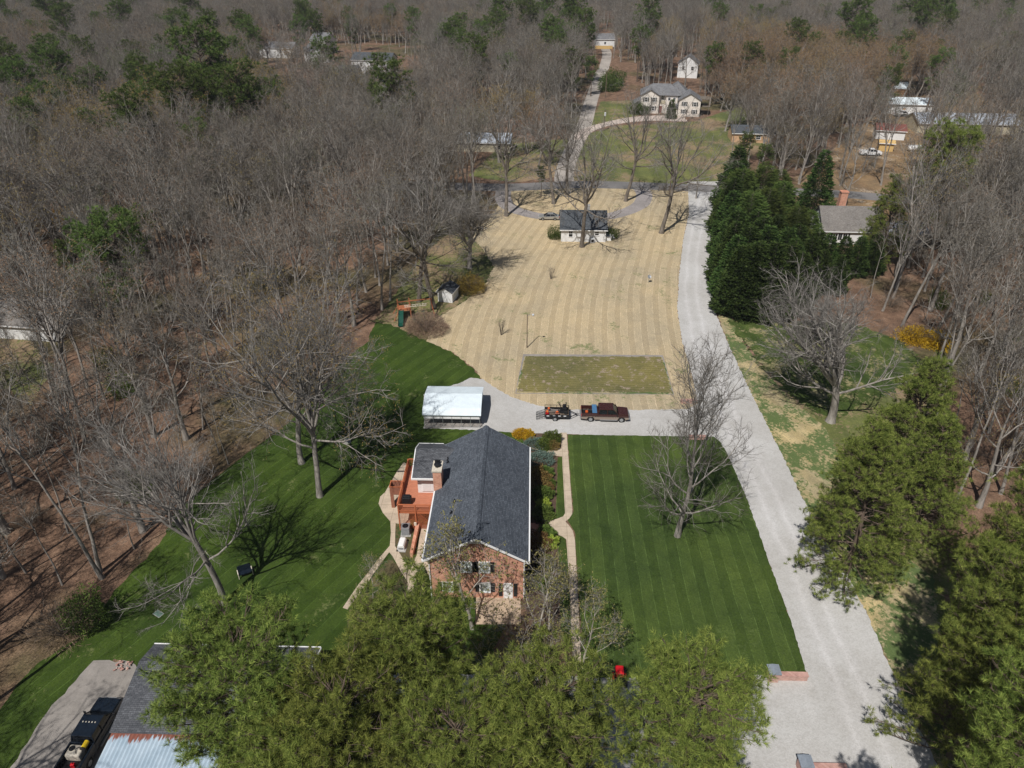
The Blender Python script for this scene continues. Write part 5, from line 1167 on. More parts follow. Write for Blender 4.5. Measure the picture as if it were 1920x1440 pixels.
# trailer
TR = P(1046, 789); TR = (TR[0] - .15, TR[1] + 1.0)
tl = thing('utility_trailer', 'black open utility trailer with its rear ramp folded down, behind the maroon truck', 'trailer', (TR[0], TR[1], 0), 0)
g = MB(); g.box(-1.6, 1.6, -.9, .9, .52, .58); g.obj('floor', M['creosote'], tl)
g = MB(); g.box(-1.62, 1.62, -.95, -.901, .42, .92); g.box(-1.62, 1.62, .901, .95, .42, .92); g.box(1.6, 1.65, -.95, .95, .42, .92); g.obj('side_panel', M['black'], tl)
g = MB()
for s in (-1, 1):
    g.beam((-1.6, s * .93, 1.25), (1.6, s * .93, 1.25), .05)
    for k in range(5): x_ = -1.58 + k * .79; g.beam((x_, s * .93, .9), (x_, s * .93, 1.25), .05)
    g.beam((1.6, s * .9, .5), (2.75, 0, .45), .08)
g.beam((1.6, -.93, 1.25), (1.6, .93, 1.25), .05); g.beam((2.5, 0, .45), (3.05, 0, .5), .07); g.tube([(2.75, .12, .1), (2.75, .12, .8)], .03, 6); g.obj('frame', M['black'], tl)
rp = MB()
for s in (-.85, -.28, .28, .85): rp.beam((-1.62, s, .55), (-2.75, s, .12), .045)
for k in range(7): t_ = k / 6; rp.beam((-1.62 - 1.13 * t_, -.87, .55 - .43 * t_), (-1.62 - 1.13 * t_, .87, .55 - .43 * t_), .04)
rp.obj('ramp', M['black'], tl)
for s in (-1, 1):
    wheel(tl, -.25, s * 1.06, .34, .2, s); f = MB(); f.prism([(-.72, .5), (-.6, .74), (.1, .74), (.22, .5), (.16, .5), (.06, .68), (-.56, .68), (-.66, .5)][::-1], 'y', *sorted((s * .96, s * 1.2))); f.obj('fender', M['black'], tl)
for k in range(4): g = MB(); g.rbox((-1.2 + k * .72 + (.1 if k else 0), -.957, .74), (.34, .012, .16)); g.obj('decal', M['lamp'], tl)
def standon(name, lab, cat, dx, dy, rz=0): return thing(name, lab, cat, (TR[0] + dx, TR[1] + dy, .58), rz)
mw = standon('stand_on_mower', 'black stand on mower with raised handles at the front of the trailer', 'mower', .95, .25, 1.57)
g = MB(); g.rbox((0, 0, .3), (1.0, 1.0, .2)); g.obj('cutting_deck', M['black'], mw, bevel=.05); g = MB(); g.rbox((0, -.1, .6), (.6, .55, .45)); g.obj('engine', M['black'], mw, bevel=.08)
g = MB(); g.tube([(-.3, .3, .5), (-.3, .6, 1.35), (-.1, .85, 1.6)], .035, 6); g.tube([(.3, .3, .5), (.3, .6, 1.35), (.1, .85, 1.6)], .035, 6); g.tube([(-.3, .6, 1.35), (.3, .6, 1.35)], .03, 6); g.obj('handles', M['black'], mw)
g = MB(); g.rbox((0, -.05, 1.1), (.5, .4, .14)); g.rbox((0, -.28, 1.32), (.5, .1, .4)); g.obj('seat', M['black'], mw, bevel=.04)
for s in (-1, 1): g = MB(); g.tube([(s * .42, -.25, .26), (s * .62, -.25, .26)], .26, 14); g.obj('wheel', M['rubber'], mw)
fc = standon('fuel_can', 'red fuel can at the rear corner of the trailer', 'fuel can', -1.3, -.5); g = MB(); g.rbox((0, 0, .22), (.42, .34, .44)); g.obj('body', M['red'], fc, bevel=.05); g = MB(); g.tube([(0, 0, .44), (.1, 0, .58)], .035, 7); g.obj('spout', M['yellow'], fc); g = MB(); g.tube([(-.14, 0, .44), (-.1, 0, .53), (.06, 0, .53)], .02, 6); g.obj('handle', M['red'], fc)
for i, (dx, dy, rz, lab) in enumerate([(-.55, -.2, .2, 'orange string trimmer lying across the trailer bed'), (-.35, .15, -.3, 'string trimmer with an orange engine behind the other in the trailer')]):
    st_ = standon('string_trimmer', lab, 'trimmer', dx, dy, rz); g = MB(); g.tube([(-.8, 0, .45), (.8, 0, .5)], .022, 6); g.obj('shaft', M['steel'], st_); g = MB(); g.rbox((-.75, 0, .5), (.28, .24, .26)); g.obj('engine', M['orange'], st_, bevel=.05); g = MB(); g.lathe([(.02, -.05), (.16, -.02), (.14, .04), (.02, .06)], 10, (.8, 0, .46)); g.obj('head', M['black'], st_)
pm = standon('push_mower', 'small red and black push mower in the middle of the trailer', 'mower', .05, -.35, .1); g = MB(); g.rbox((0, 0, .22), (.6, .5, .18)); g.obj('deck', M['chute'], pm, bevel=.06); g = MB(); g.lathe([(.16, .31), (.16, .5), (.05, .56)], 10); g.obj('engine', M['orange'], pm); g = MB(); g.tube([(-.28, -.2, .3), (-.8, -.2, .75), (-.8, .2, .75), (-.28, .2, .3)], .018, 5); g.obj('handle', M['steel'], pm)
for xx in (-.25, .25):
    for yy in (-.27, .27): g = MB(); g.tube([(xx, yy - .03, .12), (xx, yy + .03, .12)], .12, 10); g.obj('wheel', M['rubber'], pm)
# silver sedan
def sedan(label, loc, rz, paint):
    t = thing('sedan', label, 'car', (loc[0], loc[1], 0), rz); L = 4.8; h = .9
    def arch(cx, n=7, r=.38): return [(cx + r * math.cos(math.pi * k / (n - 1)), .3 + r * math.sin(math.pi * k / (n - 1))) for k in range(n)]
    pr = [(-2.35, .3)] + arch(-1.4)[::-1] + arch(1.4)[::-1] + [(2.35, .3), (2.4, .55), (2.3, .72), (1.3, .88), (-1.7, .95), (-2.3, .9), (-2.4, .6)]
    g = MB(); g.prism(pr, 'y', -h, h); g.obj('body', M[paint], t, bevel=.05)
    g = MB(); A = [(-1.85, .93), (1.15, .89), (.35, 1.36), (-1.05, 1.38)]; vs = []
    for (x_, z_), hw in zip(A, (.82, .82, .66, .66)): vs += [(x_, -hw, z_), (x_, hw, z_)]
    g.poly(vs, [(0, 2, 4, 6), (1, 7, 5, 3), (2, 3, 5, 4), (0, 6, 7, 1), (4, 5, 7, 6)]); g.obj('windows', M['darkglass'], t)
    g = MB(); g.box(-1.0, .3, -.64, .64, 1.375, 1.41)
    for s in (-1, 1): g.beam((.36, s * .66, 1.37), (1.12, s * .83, .92), .05); g.beam((-1.05, s * .66, 1.38), (-1.8, s * .83, .95), .08); g.beam((-.35, s * .67, 1.37), (-.3, s * .84, .93), .05)
    g.obj('roof', M[paint], t, bevel=.02)
    for s in (-1, 1):
        for cx in (-1.4, 1.4): wheel(t, cx, s * .8, .31, .2, s)
        g = MB(); g.rbox((2.3, s * .65, .66), (.12, .35, .14)); g.obj('headlight', M['lamp'], t); g = MB(); g.rbox((-2.36, s * .65, .76), (.08, .35, .14)); g.obj('tail_light', M['red'], t); g = MB(); g.rbox((.75, s * .98, .98), (.1, .16, .12)); g.obj('mirror', M[paint], t)
    return t
c_ = P(1029, 411); sedan('champagne sedan parked at the left end of the white cottage', (c_[0], c_[1]), math.pi, 'silver')
# black truck by the garage
BT = P(165, 1372, .8); BT = (-34.6, 32.7)
pickup('pickup_truck', 'blue black pickup beside the garage with a sprayer tank in its bed', BT, R(88), 'navypaint', 'navypaint', L=6.4, bed=2.2, double=True)
rzb = R(88)
g = MB(); g0 = thing('sprayer_tank', 'cream sprayer tank with a round black lid in the blue black truck bed', 'tank', (*onto(BT, rzb, (-1.62, .12)), .77), rzb)
g.rbox((0, 0, .38), (.95, 1.2, .76)); g.obj('tank', M['offwhite'], g0, bevel=.14); g = MB(); g.lathe([(.22, .76), (.22, .83), (.02, .85)], 16, (.1, .25, 0)); g.obj('lid', M['black'], g0)
g = MB(); g.tube([(-.3, -.3, .8), (0, -.1, .9), (.2, -.3, .82), (.3, -.5, .6)], .025, 6); g.obj('hose', M['black'], g0)
g1 = thing('hose_reel', 'bright yellow hose drum beside the cream sprayer tank', 'hose reel', (*onto(BT, rzb, (-1.3, -.55)), 1.45), rzb); g = MB(); g.tube([(-.25, 0, .2), (.35, 0, .2)], .19, 14); g.obj('drum', M['yellow'], g1); g = MB(); g.tube([(-.3, 0, .2), (-.25, 0, .2)], .24, 14); g.tube([(.35, 0, .2), (.4, 0, .2)], .24, 14); g.rbox((0, 0, -.05), (.7, .3, .14)); g.obj('flange', M['black'], g1)
g2 = thing('fuel_can', 'red can standing in the open rear of the blue black truck bed', 'fuel can', (*onto(BT, rzb, (-2.5, -.1)), .77), .2); g = MB(); g.rbox((0, 0, .2), (.3, .24, .4)); g.obj('body', M['red'], g2, bevel=.04); g = MB(); g.tube([(0, 0, .4), (.06, 0, .52)], .03, 6); g.obj('spout', M['black'], g2)
g = MB()
for k in range(5): g.rbox((.45, -.5 + k * .25, 1.97), (.1, .07, .05))
rl_ = [o for o in bpy.data.objects if o.name.startswith('pickup_truck') and 'blue black' in o['label']][0]
g.obj('roof_lights', M['offwhite'], rl_)
# ============================================================ garage bottom left
ga = thing('garage', 'grey shingled garage with a ribbed metal lean to roof, bottom left', 'garage', (0, 0, 0))
GX0, GX1, GY0, GY1 = -32.0, -17.5, 31.8, 39.7
g = MB(); g.box(GX0 + .3, GX1 - .3, GY0 + .3, GY1 - .3, 0, 2.8); g.prism([(GY0 + .3, 2.8), (GY1 - .3, 2.8), (GY1 - 2.4, 3.5)], 'x', GX0 + .3, GX1 - .3); g.obj('wall', M['cream'], ga)
yr = 37.4
g = MB(); g.prism([(GY0, 2.85), (yr, 3.95), (GY1, 3.15), (GY1, 3.03), (yr, 3.83), (GY0, 2.73)][::-1], 'x', GX0, GX1); g.obj('roof', M['shingle_x'], ga)
g = MB(); g.box(GX0, GX1, GY1 + .002, GY1 + .1, 3.0, 3.18); g.obj('gutter', M['white'], ga)
g = MB(); g.prism([(GY0, 2.87), (yr, 3.97), (GY1, 3.17), (GY1, 2.97), (yr, 3.77), (GY0, 2.67)][::-1], 'x', GX1 + .002, GX1 + .07); g.obj('rake_board', M['white'], ga)
g = MB(); n_ = 44; X = [GX0 + .1 + k * (GX1 - GX0) / n_ for k in range(n_ + 1)]
for k in range(n_):
    z0, z1 = 0.0, .07
    xa, xb = X[k], X[k + 1]; xm = (xa + xb) / 2
    for (u0, u1, a0, a1) in ((xa, xm, z0, z1), (xm, xb, z1, z0)):
        g.face([(u0, 24.0, 2.1 + a0), (u1, 24.0, 2.1 + a1), (u1, GY0 + .06, 2.68 + a1), (u0, GY0 + .06, 2.68 + a0)])
def mat_ribmetal():
    m, n, l, b = newmat("weathered_ribbed_metal", .45, .4, .15); p = opos(n); mp = n.new("ShaderNodeMapping"); mp.inputs["Scale"].default_value = (3.0, .12, 1); l.new(p, mp.inputs[0])
    f = nz(n, l, mp.outputs[0], 1.4, 4); sep = n.new("ShaderNodeSeparateXYZ"); l.new(p, sep.inputs[0])
    c = rmp(n, l, nz(n, l, p, .8, 4), [(.3, (.34, .44, .52)), (.7, (.50, .60, .68))])
    e = mth(n, l, 'ADD', mth(n, l, 'MULTIPLY', mth(n, l, 'SUBTRACT', sep.outputs[1], 31.85), .9), mth(n, l, 'MULTIPLY', f, 2.4))
    l.new(mx(n, l, rmp(n, l, e, [(.0, (0, 0, 0)), (.72, (0, 0, 0)), (.86, (1, 1, 1))]), c, (.26, .10, .07)), b.inputs["Base Color"]); return m
g.obj('lean_to_roof', mat_ribmetal(), ga)
g = MB()
for k in range(6): g.beam((GX0 + .3 + k * 2.7, 24.3, 0), (GX0 + .3 + k * 2.7, 24.3, 2.1), .14)
g.obj('lean_to_post', M['creosote'], ga)
for y_ in (34.0, 36.8): window(ga, (GX0 + .3, y_, 1.6), .8, .8, 'x', -1, shutters=False)
g = MB(); bk = thing('brick_pile', 'heap of pale red bricks at the garage corner', 'brick pile', P(232, 1250))
rr_ = random.Random(5)
for k in range(26): g.rbox((rr_.uniform(-.6, .6), rr_.uniform(-.5, .5), .05 + .09 * (k % 3)), (.21, .1, .07), rr_.uniform(0, 3.1))
g.obj('bricks', M['pinkbrick'], bk)
# ============================================================ other buildings
def gable_house(name, label, cat, loc, rz, w, d, hh, rh, wall, roofm, axis='x', wins=(), over=.35, chim=None, door=None, group=None, shut=False):
    """w along local x, d along local y; axis = ridge direction"""
    t = thing(name, label, cat, (loc[0], loc[1], 0), rz, group); g = MB()
    if axis == 'x': g.prism([(-d / 2, 0), (d / 2, 0), (d / 2, hh), (0, hh + rh), (-d / 2, hh)], 'x', -w / 2, w / 2)
    else: g.prism([(-w / 2, 0), (w / 2, 0), (w / 2, hh), (0, hh + rh), (-w / 2, hh)], 'y', -d / 2, d / 2)
    g.obj('wall', M[wall], t); g = MB(); half = (d if axis == 'x' else w) / 2; k = rh / half; ln = (w if axis == 'x' else d) / 2 + over
    for s in (-1, 1):
        pr = [(0, hh + rh + .16), (s * (half + over), hh - k * over + .16), (s * (half + over), hh - k * over + .02), (0, hh + rh + .02)]
        if axis == 'x': g.prism(pr, 'x', -ln, ln)
        else: g.prism(pr, 'y', -ln, ln)
    rf_ = g.obj('roof', M[roofm], t)
    g = MB()
    for s in (-1, 1):
        e_ = s * (half + over + .04); z_ = hh - k * over + .06
        if axis == 'x': g.box(-ln, ln, min(e_, e_ - .06), max(e_, e_ - .06), z_ - .12, z_ + .08)
        else: g.box(min(e_, e_ - .06), max(e_, e_ - .06), -ln, ln, z_ - .12, z_ + .08)
    g.obj('fascia', M['white'], t)
    for wd in wins:
        side, u, z_, ww, wh = wd
        if side == 's': window(t, (u, -d / 2, z_), ww, wh, 'y', -1, shutters=shut, glass='darkglass', grid=True)
        elif side == 'w': window(t, (-w / 2, u, z_), ww, wh, 'x', -1, shutters=shut, glass='darkglass')
        elif side == 'e': window(t, (w / 2, u, z_), ww, wh, 'x', 1, shutters=shut, glass='darkglass')
    if door: g = MB(); g.box(door[0] - .45, door[0] + .45, -d / 2 - .06, -d / 2 - .003, .05, 2.1); g.obj('door', M[door[1]], t)
    if chim: g = MB(); g.box(chim[0] - .4, chim[0] + .4, chim[1] - .35, chim[1] + .35, hh * .5, hh + rh + chim[2]); g.box(chim[0] - .46, chim[0] + .46, chim[1] - .41, chim[1] + .41, hh + rh + chim[2] + .001, hh + rh + chim[2] + .15); g.obj('chimney', M[chim[3]], rf_)
    return t
a = P(1052, 453); b2 = P(1135, 453); cx = (a[0] + b2[0]) / 2; w_ = b2[0] - a[0]
CT = gable_house('cottage', 'small white one storey cottage with a dark gable roof at the ring drive', 'cottage', (cx, a[1] + 4.2), R(-.3), w_, 8.4, 2.8, 2.6, 'siding', 'cotroof', 'x', [('s', -w_ / 2 + 2.0, 1.75, .8, 1.3), ('s', w_ / 2 - 1.9, 1.9, .8, .8), ('e', 0, 1.6, .9, 1.2), ('w', 0, 1.6, .9, 1.2)], chim=(1.0, .8, .9, 'concrete'))
g = MB(); g.box(w_ / 2 + .05, w_ / 2 + 1.3, -3.4, -1.6, 0, .9); g.obj('side_stoop', M['white'], CT)
ac2 = thing('wall_air_conditioner', 'small air conditioner on the ground against the white cottage wall', 'air conditioner', (cx + 1.9, a[1] - .55, 0)); g = MB(); g.rbox((0, 0, .5), (.8, .5, .9)); g.obj('body', M['lamp'], ac2, bevel=.03); g = MB(); g.rbox((0, -.255, .5), (.6, .012, .65)); g.obj('fan_grille', M['black'], ac2)
g = MB(); eb = thing('electric_meter', 'round grey meter dish beside the cottage back window', 'meter', (cx + 2.0, a[1] - .03, 0)); g.tube([(0, 0, 2.0), (0, -.12, 2.0)], .3, 14); g.obj('disc', M['lamp'], eb); g = MB(); g.tube([(0, -.03, 0), (0, -.03, 1.75)], .03, 6); g.obj('conduit', M['lamp'], eb)
ls = P(1149, 446)
lc = thing('white_lawn_chair', 'white plastic lawn chair right of the cottage', 'chair', (ls[0], ls[1] - 1, 0), .4)
g = MB(); g.rbox((0, 0, .42), (.5, .5, .05)); g.obj('seat', M['white'], lc); g = MB(); g.rbox((0, .25, .72), (.5, .05, .6)); g.obj('backrest', M['white'], lc)
for sx in (-.22, .22):
    for sy in (-.22, .22): g = MB(); g.beam((sx, sy, 0), (sx, sy, .42), .04); g.obj('leg', M['white'], lc)
# shed
s_ = P(838, 567); SH = gable_house('shed', 'small white shed with a dark gable roof beside the golden shrub', 'shed', (s_[0] + .1, s_[1] + 1.6), R(-14), 2.7, 3.2, 1.9, .75, 'siding', 'cotroof', 'y', [], over=.18)
g = MB(); g.box(-.5, .5, -1.66, -1.603, .05, 1.7); dr_ = g.obj('door', M['white'], SH); g = MB(); g.beam((-.45, -1.67, .1), (.45, -1.67, 1.65), .06, .02); g.obj('brace', M['siding'], dr_)
# play set
p_ = P(762, 600); ps = thing('swing_set', 'orange wooden swing set with a dark green slide near the shed', 'swing set', (p_[0], p_[1] + 1.5, 0), .25); ps.scale = (1.25, 1.25, 1.2)
g = MB()
for xx in (-1.2, .4):
    for yy in (-.8, .8): g.beam((xx, yy, 0), (xx, yy, 2.4), .11)
g.box(-1.25, .45, -.85, .85, 1.28, 1.36)
for yy in (-.85, .85): g.beam((-1.25, yy, 1.9), (.45, yy, 1.9), .07)
g.obj('tower', M['playwood'], ps); g = MB(); g.beam((.4, 0, 2.35), (3.4, 0, 2.35), .12)
for s in (-1, 1): g.beam((3.3, 0, 2.33), (3.6, s * 1.1, 0), .1)
g.obj('swing_beam', M['playwood'], ps)
for s in (-1, 1): g = MB(); g.beam((-1.2, s * .8, 1.3), (-1.9, s * 1.2, 0), .09); g.obj('brace', M['playwood'], ps)
g = MB()
for yy in (-1.15, -.62): g.beam((-.4, yy, 2.0), (2.6, yy, 2.0), .07)
for k in range(9): g.beam((-.3 + k * .34, -1.15, 2.02), (-.3 + k * .34, -.62, 2.02), .04)
g.obj('monkey_bars', M['offwhite'], ps)
g = MB(); Lp = [(-.9, -.85, 1.4), (-1.0, -1.6, 1.0), (-1.15, -2.6, .4), (-1.25, -3.3, .22)]
for i in range(3):
    a_, b_ = Vector(Lp[i]), Vector(Lp[i + 1]); g.beam(a_, b_, .6, .05)
    for s in (-.32, .32): g.beam(a_ + Vector((s, 0, .1)), b_ + Vector((s, 0, .1)), .05, .2)
g.obj('slide', M['greenplastic'], ps)
for xx in (1.2, 2.1):
    g = MB(); g.beam((xx - .2, 0, 2.3), (xx - .2, 0, .5), .02); g.beam((xx + .2, 0, 2.3), (xx + .2, 0, .5), .02); g.rbox((xx, 0, .5), (.45, .2, .04)); g.obj('swing', M['greenplastic'], ps)
# house on the right
b_ = P(1532, 458); HR = gable_house('side_house', 'white one and a half storey house with a grey brown roof behind the cypress hedge', 'house', (b_[0] + 7.0, b_[1] + 4.2), R(-1.5), 12.5, 9.0, 3.2, 3.6, 'siding', 'brownroof', 'x', [('w', -1.5, 4.3, .8, 1.2), ('s', -3.6, 1.8, .9, 1.3), ('s', -1.6, 1.8, .9, 1.3), ('w', 1.6, 1.7, .8, 1.2)], shut=True)
g = MB(); g.box(-1.9, -.5, 1.7, 3.0, 3, 9.2); g.box(-2.0, -.4, 1.6, 3.1, 9.2, 9.4); g.obj('chimney', M['brick'], HR)
gable_house('side_annex', 'low white annex with a pale roof under the spreading pine', 'outbuilding', (b_[0] + 18.5, b_[1] + 3.2), R(-2), 8, 6, 2.5, 1.4, 'siding', 'bluegreyroof', 'x', [('s', 0, 1.5, .9, 1.0)])
# beige two storey house
b_ = P(1200, 213); BH = thing('beige_house', 'large beige two storey house with hipped grey roof and a red front door', 'house', (b_[0], b_[1] + 1, 0), R(-8))
def block(x0, x1, y0, y1, hh, rh, gable=True, parent=BH):
    g = MB(); g.box(x0, x1, y0, y1, 0, hh)
    if gable: g.prism([(x0, hh), (x1, hh), ((x0 + x1) / 2, hh + rh)], 'y', y0, y0 + .3)
    g.obj('wall', M['beige'], parent); xm = (x0 + x1) / 2; o = .4
    if gable:
        g = MB()
        for s, xe in ((-1, x0 - o), (1, x1 + o)):
            k = rh / (xm - x0); ze = hh - k * o; pr = [(xm, hh + rh + .14), (xe, ze + .14), (xe, ze), (xm, hh + rh)]; g.prism(pr, 'y', y0 - .4, y1)
        g.obj('roof', M['greyroof'], parent)
block(0, 6.6, 0, 9, 6.2, 1.9); block(6.62, 8.98, 1.6, 9, 6.2, 0, False); block(9.0, 13.2, .8, 9, 6.2, 0, False); block(13.6, 21.2, -3.5, 6, 5.6, 2.2)
g = MB(); V = [(-.5, .3, 6.3), (14.2, .3, 6.3), (14.2, 12.5, 6.3), (-.5, 12.5, 6.3), (4, 6.4, 9.4), (10.5, 6.4, 9.4)]; g.poly(V, [(0, 1, 5, 4), (1, 2, 5), (2, 3, 4, 5), (3, 0, 4), (0, 3, 2, 1)])
V = [(8.5, 2, 6.25), (17.5, 2, 6.25), (17.5, 14, 6.25), (8.5, 14, 6.25), (13, 7.5, 9.9), (13, 10, 9.9)]; g.poly(V, [(0, 1, 4), (1, 2, 5, 4), (2, 3, 5), (3, 0, 4, 5), (0, 3, 2, 1)]); g.obj('hip_roof', M['greyroof'], BH)
g = MB(); g.box(-2.6, -.02, 1, 8, 0, 3.0); g.obj('wall', M['beige'], BH); g = MB(); g.prism([(-3.0, 3.0), (-.02, 3.0), (-.02, 4.5)], 'y', .7, 8.3); g.obj('roof', M['greyroof'], BH)
g = MB(); g.box(6.7, 8.9, 1.45, 1.59, 3.2, 4.3); g.obj('balcony', M['cream'], BH)
g = MB(); g.box(7.0, 7.9, 1.5, 1.595, .1, 2.4); g.obj('door', M['maroon'] if False else M['redroof'], BH, 'red front door')
for xx in (1.9, 4.7):
    for z_ in (1.8, 4.8): window(BH, (xx, 0, z_), .9, 1.4, 'y', -1, glass='darkglass', shw=.4)
for xx in (10.2, 12.0): window(BH, (xx, .8, 5.1), .8, 1.0, 'y', -1, glass='darkglass', shutters=False)
window(BH, (10.1, .8, 1.7), .7, 1.2, 'y', -1, glass='darkglass', shutters=False); window(BH, (7.9, 1.6, 5.3), 1.0, 1.4, 'y', -1, glass='darkglass', shutters=False)
for xx in (15.6, 19.3):
    for z_ in (1.7, 4.3): window(BH, (xx, -3.5, z_), .9, 1.3, 'y', -1, glass='darkglass', shw=.4)
g = MB(); g.prism([(11.2, 2.4), (13.9, 2.4), (13.9, 4.2)], 'y', -2.6, .7); g.obj('porch_roof', M['greyroof'], BH); g = MB(); g.box(11.6, 13.4, -2.2, .7, 0, 2.4); g.obj('porch', M['beige'], BH)
g = MB(); g.box(21.3, 24.6, -1, 5, 3.0, 3.2); g.box(21.3, 24.6, -1, 5, 5.4, 5.7)
for xx in (21.5, 24.4): g.beam((xx, -.8, 0), (xx, -.8, 5.4), .16)
g.obj('screen_porch', M['darkbark'], BH)
# farm buildings on the right
def pos(px_, py_, dy=0): q = P(px_, py_); return (q[0], q[1] + dy)
F = 'farm buildings at the upper right'
gable_house('farm_shed', 'white metal farm shed with tan door panels and a bright roof, upper right', 'shed', pos(1706, 214, 4), R(-6), 15, 8, 3.4, 1.6, 'siding', 'whitemetal', 'x', [], door=(-2, 'tansiding'))
gable_house('small_barn', 'small tan barn with a white roof behind the bright farm shed', 'barn', pos(1683, 183, 3), R(-12), 7, 7, 3.6, 1.8, 'tansiding', 'whitemetal', 'x', [])
gable_house('long_barn', 'long low grey roofed barn with cream walls at the right', 'barn', pos(1815, 252, 6), R(-3), 32, 11, 3.2, 2.2, 'cream', 'bluegreyroof', 'x', [('s', -9, 1.7, 1.2, 1.0), ('s', -2, 1.7, 1.2, 1.0), ('s', 6, 1.7, 1.2, 1.0)])
gable_house('red_roofed_shed', 'white shed with a rusty red roof near the white pickup', 'shed', pos(1672, 262, 3), R(-14), 8.5, 6, 2.8, 1.4, 'siding', 'redroof', 'x', [])
gable_house('yellow_shed', 'small yellow wooden shed in front of the red roofed shed', 'shed', pos(1661, 283, 1), R(-14), 4.0, 3.2, 2.4, .5, 'yellowwood', 'yellowwood', 'x', [])
tn = thing('propane_tank', 'large white propane tank at the right of the farm yard', 'tank', pos(1715, 284)); g = MB(); g.tube([(-2.2, 0, 1.1), (-2.0, 0, 1.1), (2.0, 0, 1.1), (2.2, 0, 1.1)], [.5, .85, .85, .5], 14); g.obj('vessel', M['white'], tn, smooth=True)
for xx in (-1.3, 1.3): g = MB(); g.rbox((xx, 0, .25), (.3, 1.2, .5)); g.obj('saddle', M['concrete'], tn)
pickup('pickup_truck', 'white pickup parked in the farm yard beside the yellow shed', pos(1631, 291), R(-4), 'whitepaint', 'whitepaint', L=6.0, bed=2.3)
pickup('pickup_truck', 'white truck in front of the bright farm shed', pos(1690, 218), R(8), 'whitepaint', 'black', L=5.8, bed=2.2, double=False)
gable_house('road_house', 'dark roofed ranch house hidden behind the rust coloured trees', 'house', pos(1440, 268, 4), R(-4), 22, 8, 2.8, 1.6, 'tansiding', 'cotroof', 'x', [('s', -7, 1.6, 1.3, 1.0), ('s', -3, 1.6, 1.3, 1.0), ('s', 4, 1.6, 1.3, 1.0)])
# far buildings left
gable_house('white_house', 'white gabled house among the trees, left of two in the far neighbourhood', 'house', pos(592, 118, 3), R(35), 9, 11, 6, 3, 'siding', 'greyroof', 'y', [('s', 0, 4.2, 1, 1.4)])
gable_house('white_house', 'white gable top rising behind the nearer white gabled house', 'house', pos(606, 101, 3), R(-20), 10, 11, 7, 3.4, 'siding', 'greyroof', 'x', [('s', 0, 4.8, 1, 1.4)])
gable_house('white_house', 'wide white house with fence in the far neighbourhood, left part of the row', 'house', pos(700, 140, 6), R(-8), 19, 11, 6.2, 2.6, 'siding', 'cotroof', 'x', [('s', -5, 4.4, 1, 1.4), ('s', 0, 4.4, 1, 1.4), ('s', 5, 4.4, 1, 1.4)])
gable_house('pavilion', 'dark slate roofed pavilion right of the big pine in the far neighbourhood', 'pavilion', pos(654, 152, 3), R(-5), 9, 8, 2.8, 3.4, 'siding', 'cotroof', 'x', [])
gable_house('green_roofed_house', 'pale green roofed house at the front of the far neighbourhood', 'house', pos(728, 190, 5), R(-12), 24, 13, 4.0, 4.5, 'siding', 'greenroof', 'x', [('s', -4, 2, 1, 1.2)])
gable_house('white_house', 'white house mostly hidden by bare trees, leftmost in the far neighbourhood', 'house', pos(522, 108, 3), R(-8), 20, 9, 5, 2.4, 'siding', 'greyroof', 'x', [('s', -5, 3.4, 1, 1.4), ('s', 3, 3.4, 1, 1.4)])
gable_house('white_house', 'white house between bare trunks behind the beige house', 'house', pos(1292, 146, 4), R(-15), 9, 9, 6.2, 3, 'siding', 'greyroof', 'y', [('s', -2, 4.2, 1, 1.4), ('s', 2, 4.2, 1, 1.4)])
gable_house('white_house', 'small white house at the far end of the straight gravel track', 'house', pos(1133, 88, 4), R(4), 11, 9, 4.2, 2.6, 'siding', 'greyroof', 'x', [('s', 0, 2.2, 1.1, 1.2)])
g = MB(); ff = thing('wooden_fence', 'orange brown wooden fence before the far white house on the track', 'fence', pos(1132, 92)); g.box(-5, 5, -.05, .05, .1, 1.8); g.obj('boards', M['yellowwood'], ff)
g = MB(); [g.beam((-5 + k * 2, .09, 0), (-5 + k * 2, .09, 1.9), .12) for k in range(6)]; g.obj('post', M['yellowwood'], ff)
gable_house('metal_roofed_house', 'low house with a pale blue metal roof behind the golden budded trees', 'house', pos(905, 285, 4), R(-3), 17, 8, 2.8, 1.9, 'cream', 'bluegreyroof', 'x', [('s', 5, 1.5, 1, 1)])
gable_house('white_trimmed_building', 'low dark roofed building with a white band, left edge of the photo', 'building', pos(30, 636, 5), R(-6), 16, 10, 2.6, 2.0, 'siding', 'brownroof', 'x', [])
# white fence in far neighbourhood
g = MB(); fn = thing('white_fence', 'white board fence crossing the far neighbourhood', 'fence', pos(702, 152), R(-6)); g.box(-16, 16, -.04, .04, .15, 2.0); g.obj('boards', M['siding'], fn); g = MB(); [g.beam((-16 + k * 3.2, -.08, 0), (-16 + k * 3.2, -.08, 2.1), .16) for k in range(11)]; g.obj('post', M['white'], fn)
# utility poles
def upole(px_, py_, top, lab, trans=True):
    q = P(px_, py_); H_ = vh(px_, py_, top); t = thing('utility_pole', lab, 'utility pole', q); g = MB(); g.tube([(0, 0, 0), (0, 0, H_)], [.17, .12], 9); g.obj('pole', M['creosote'], t)
    g = MB(); g.beam((-1.1, 0, H_ - .5), (1.1, 0, H_ - .5), .12); g.obj('crossarm', M['creosote'], t)
    if trans: g = MB(); g.lathe([(.3, H_ - 2.0), (.32, H_ - 1.95), (.32, H_ - .95), (.2, H_ - .85)], 12, (.1, -.45, 0)); g.obj('transformer', M['lamp'], t)
    return t
upole(1132, 245, 205, 'utility pole with a grey transformer at the pale curved drive')
upole(1135, 183, 132, 'bare utility pole beside the straight gravel track, right of it', False)
upole(1255, 365, 318, 'utility pole at the road right of the ring drive', False)
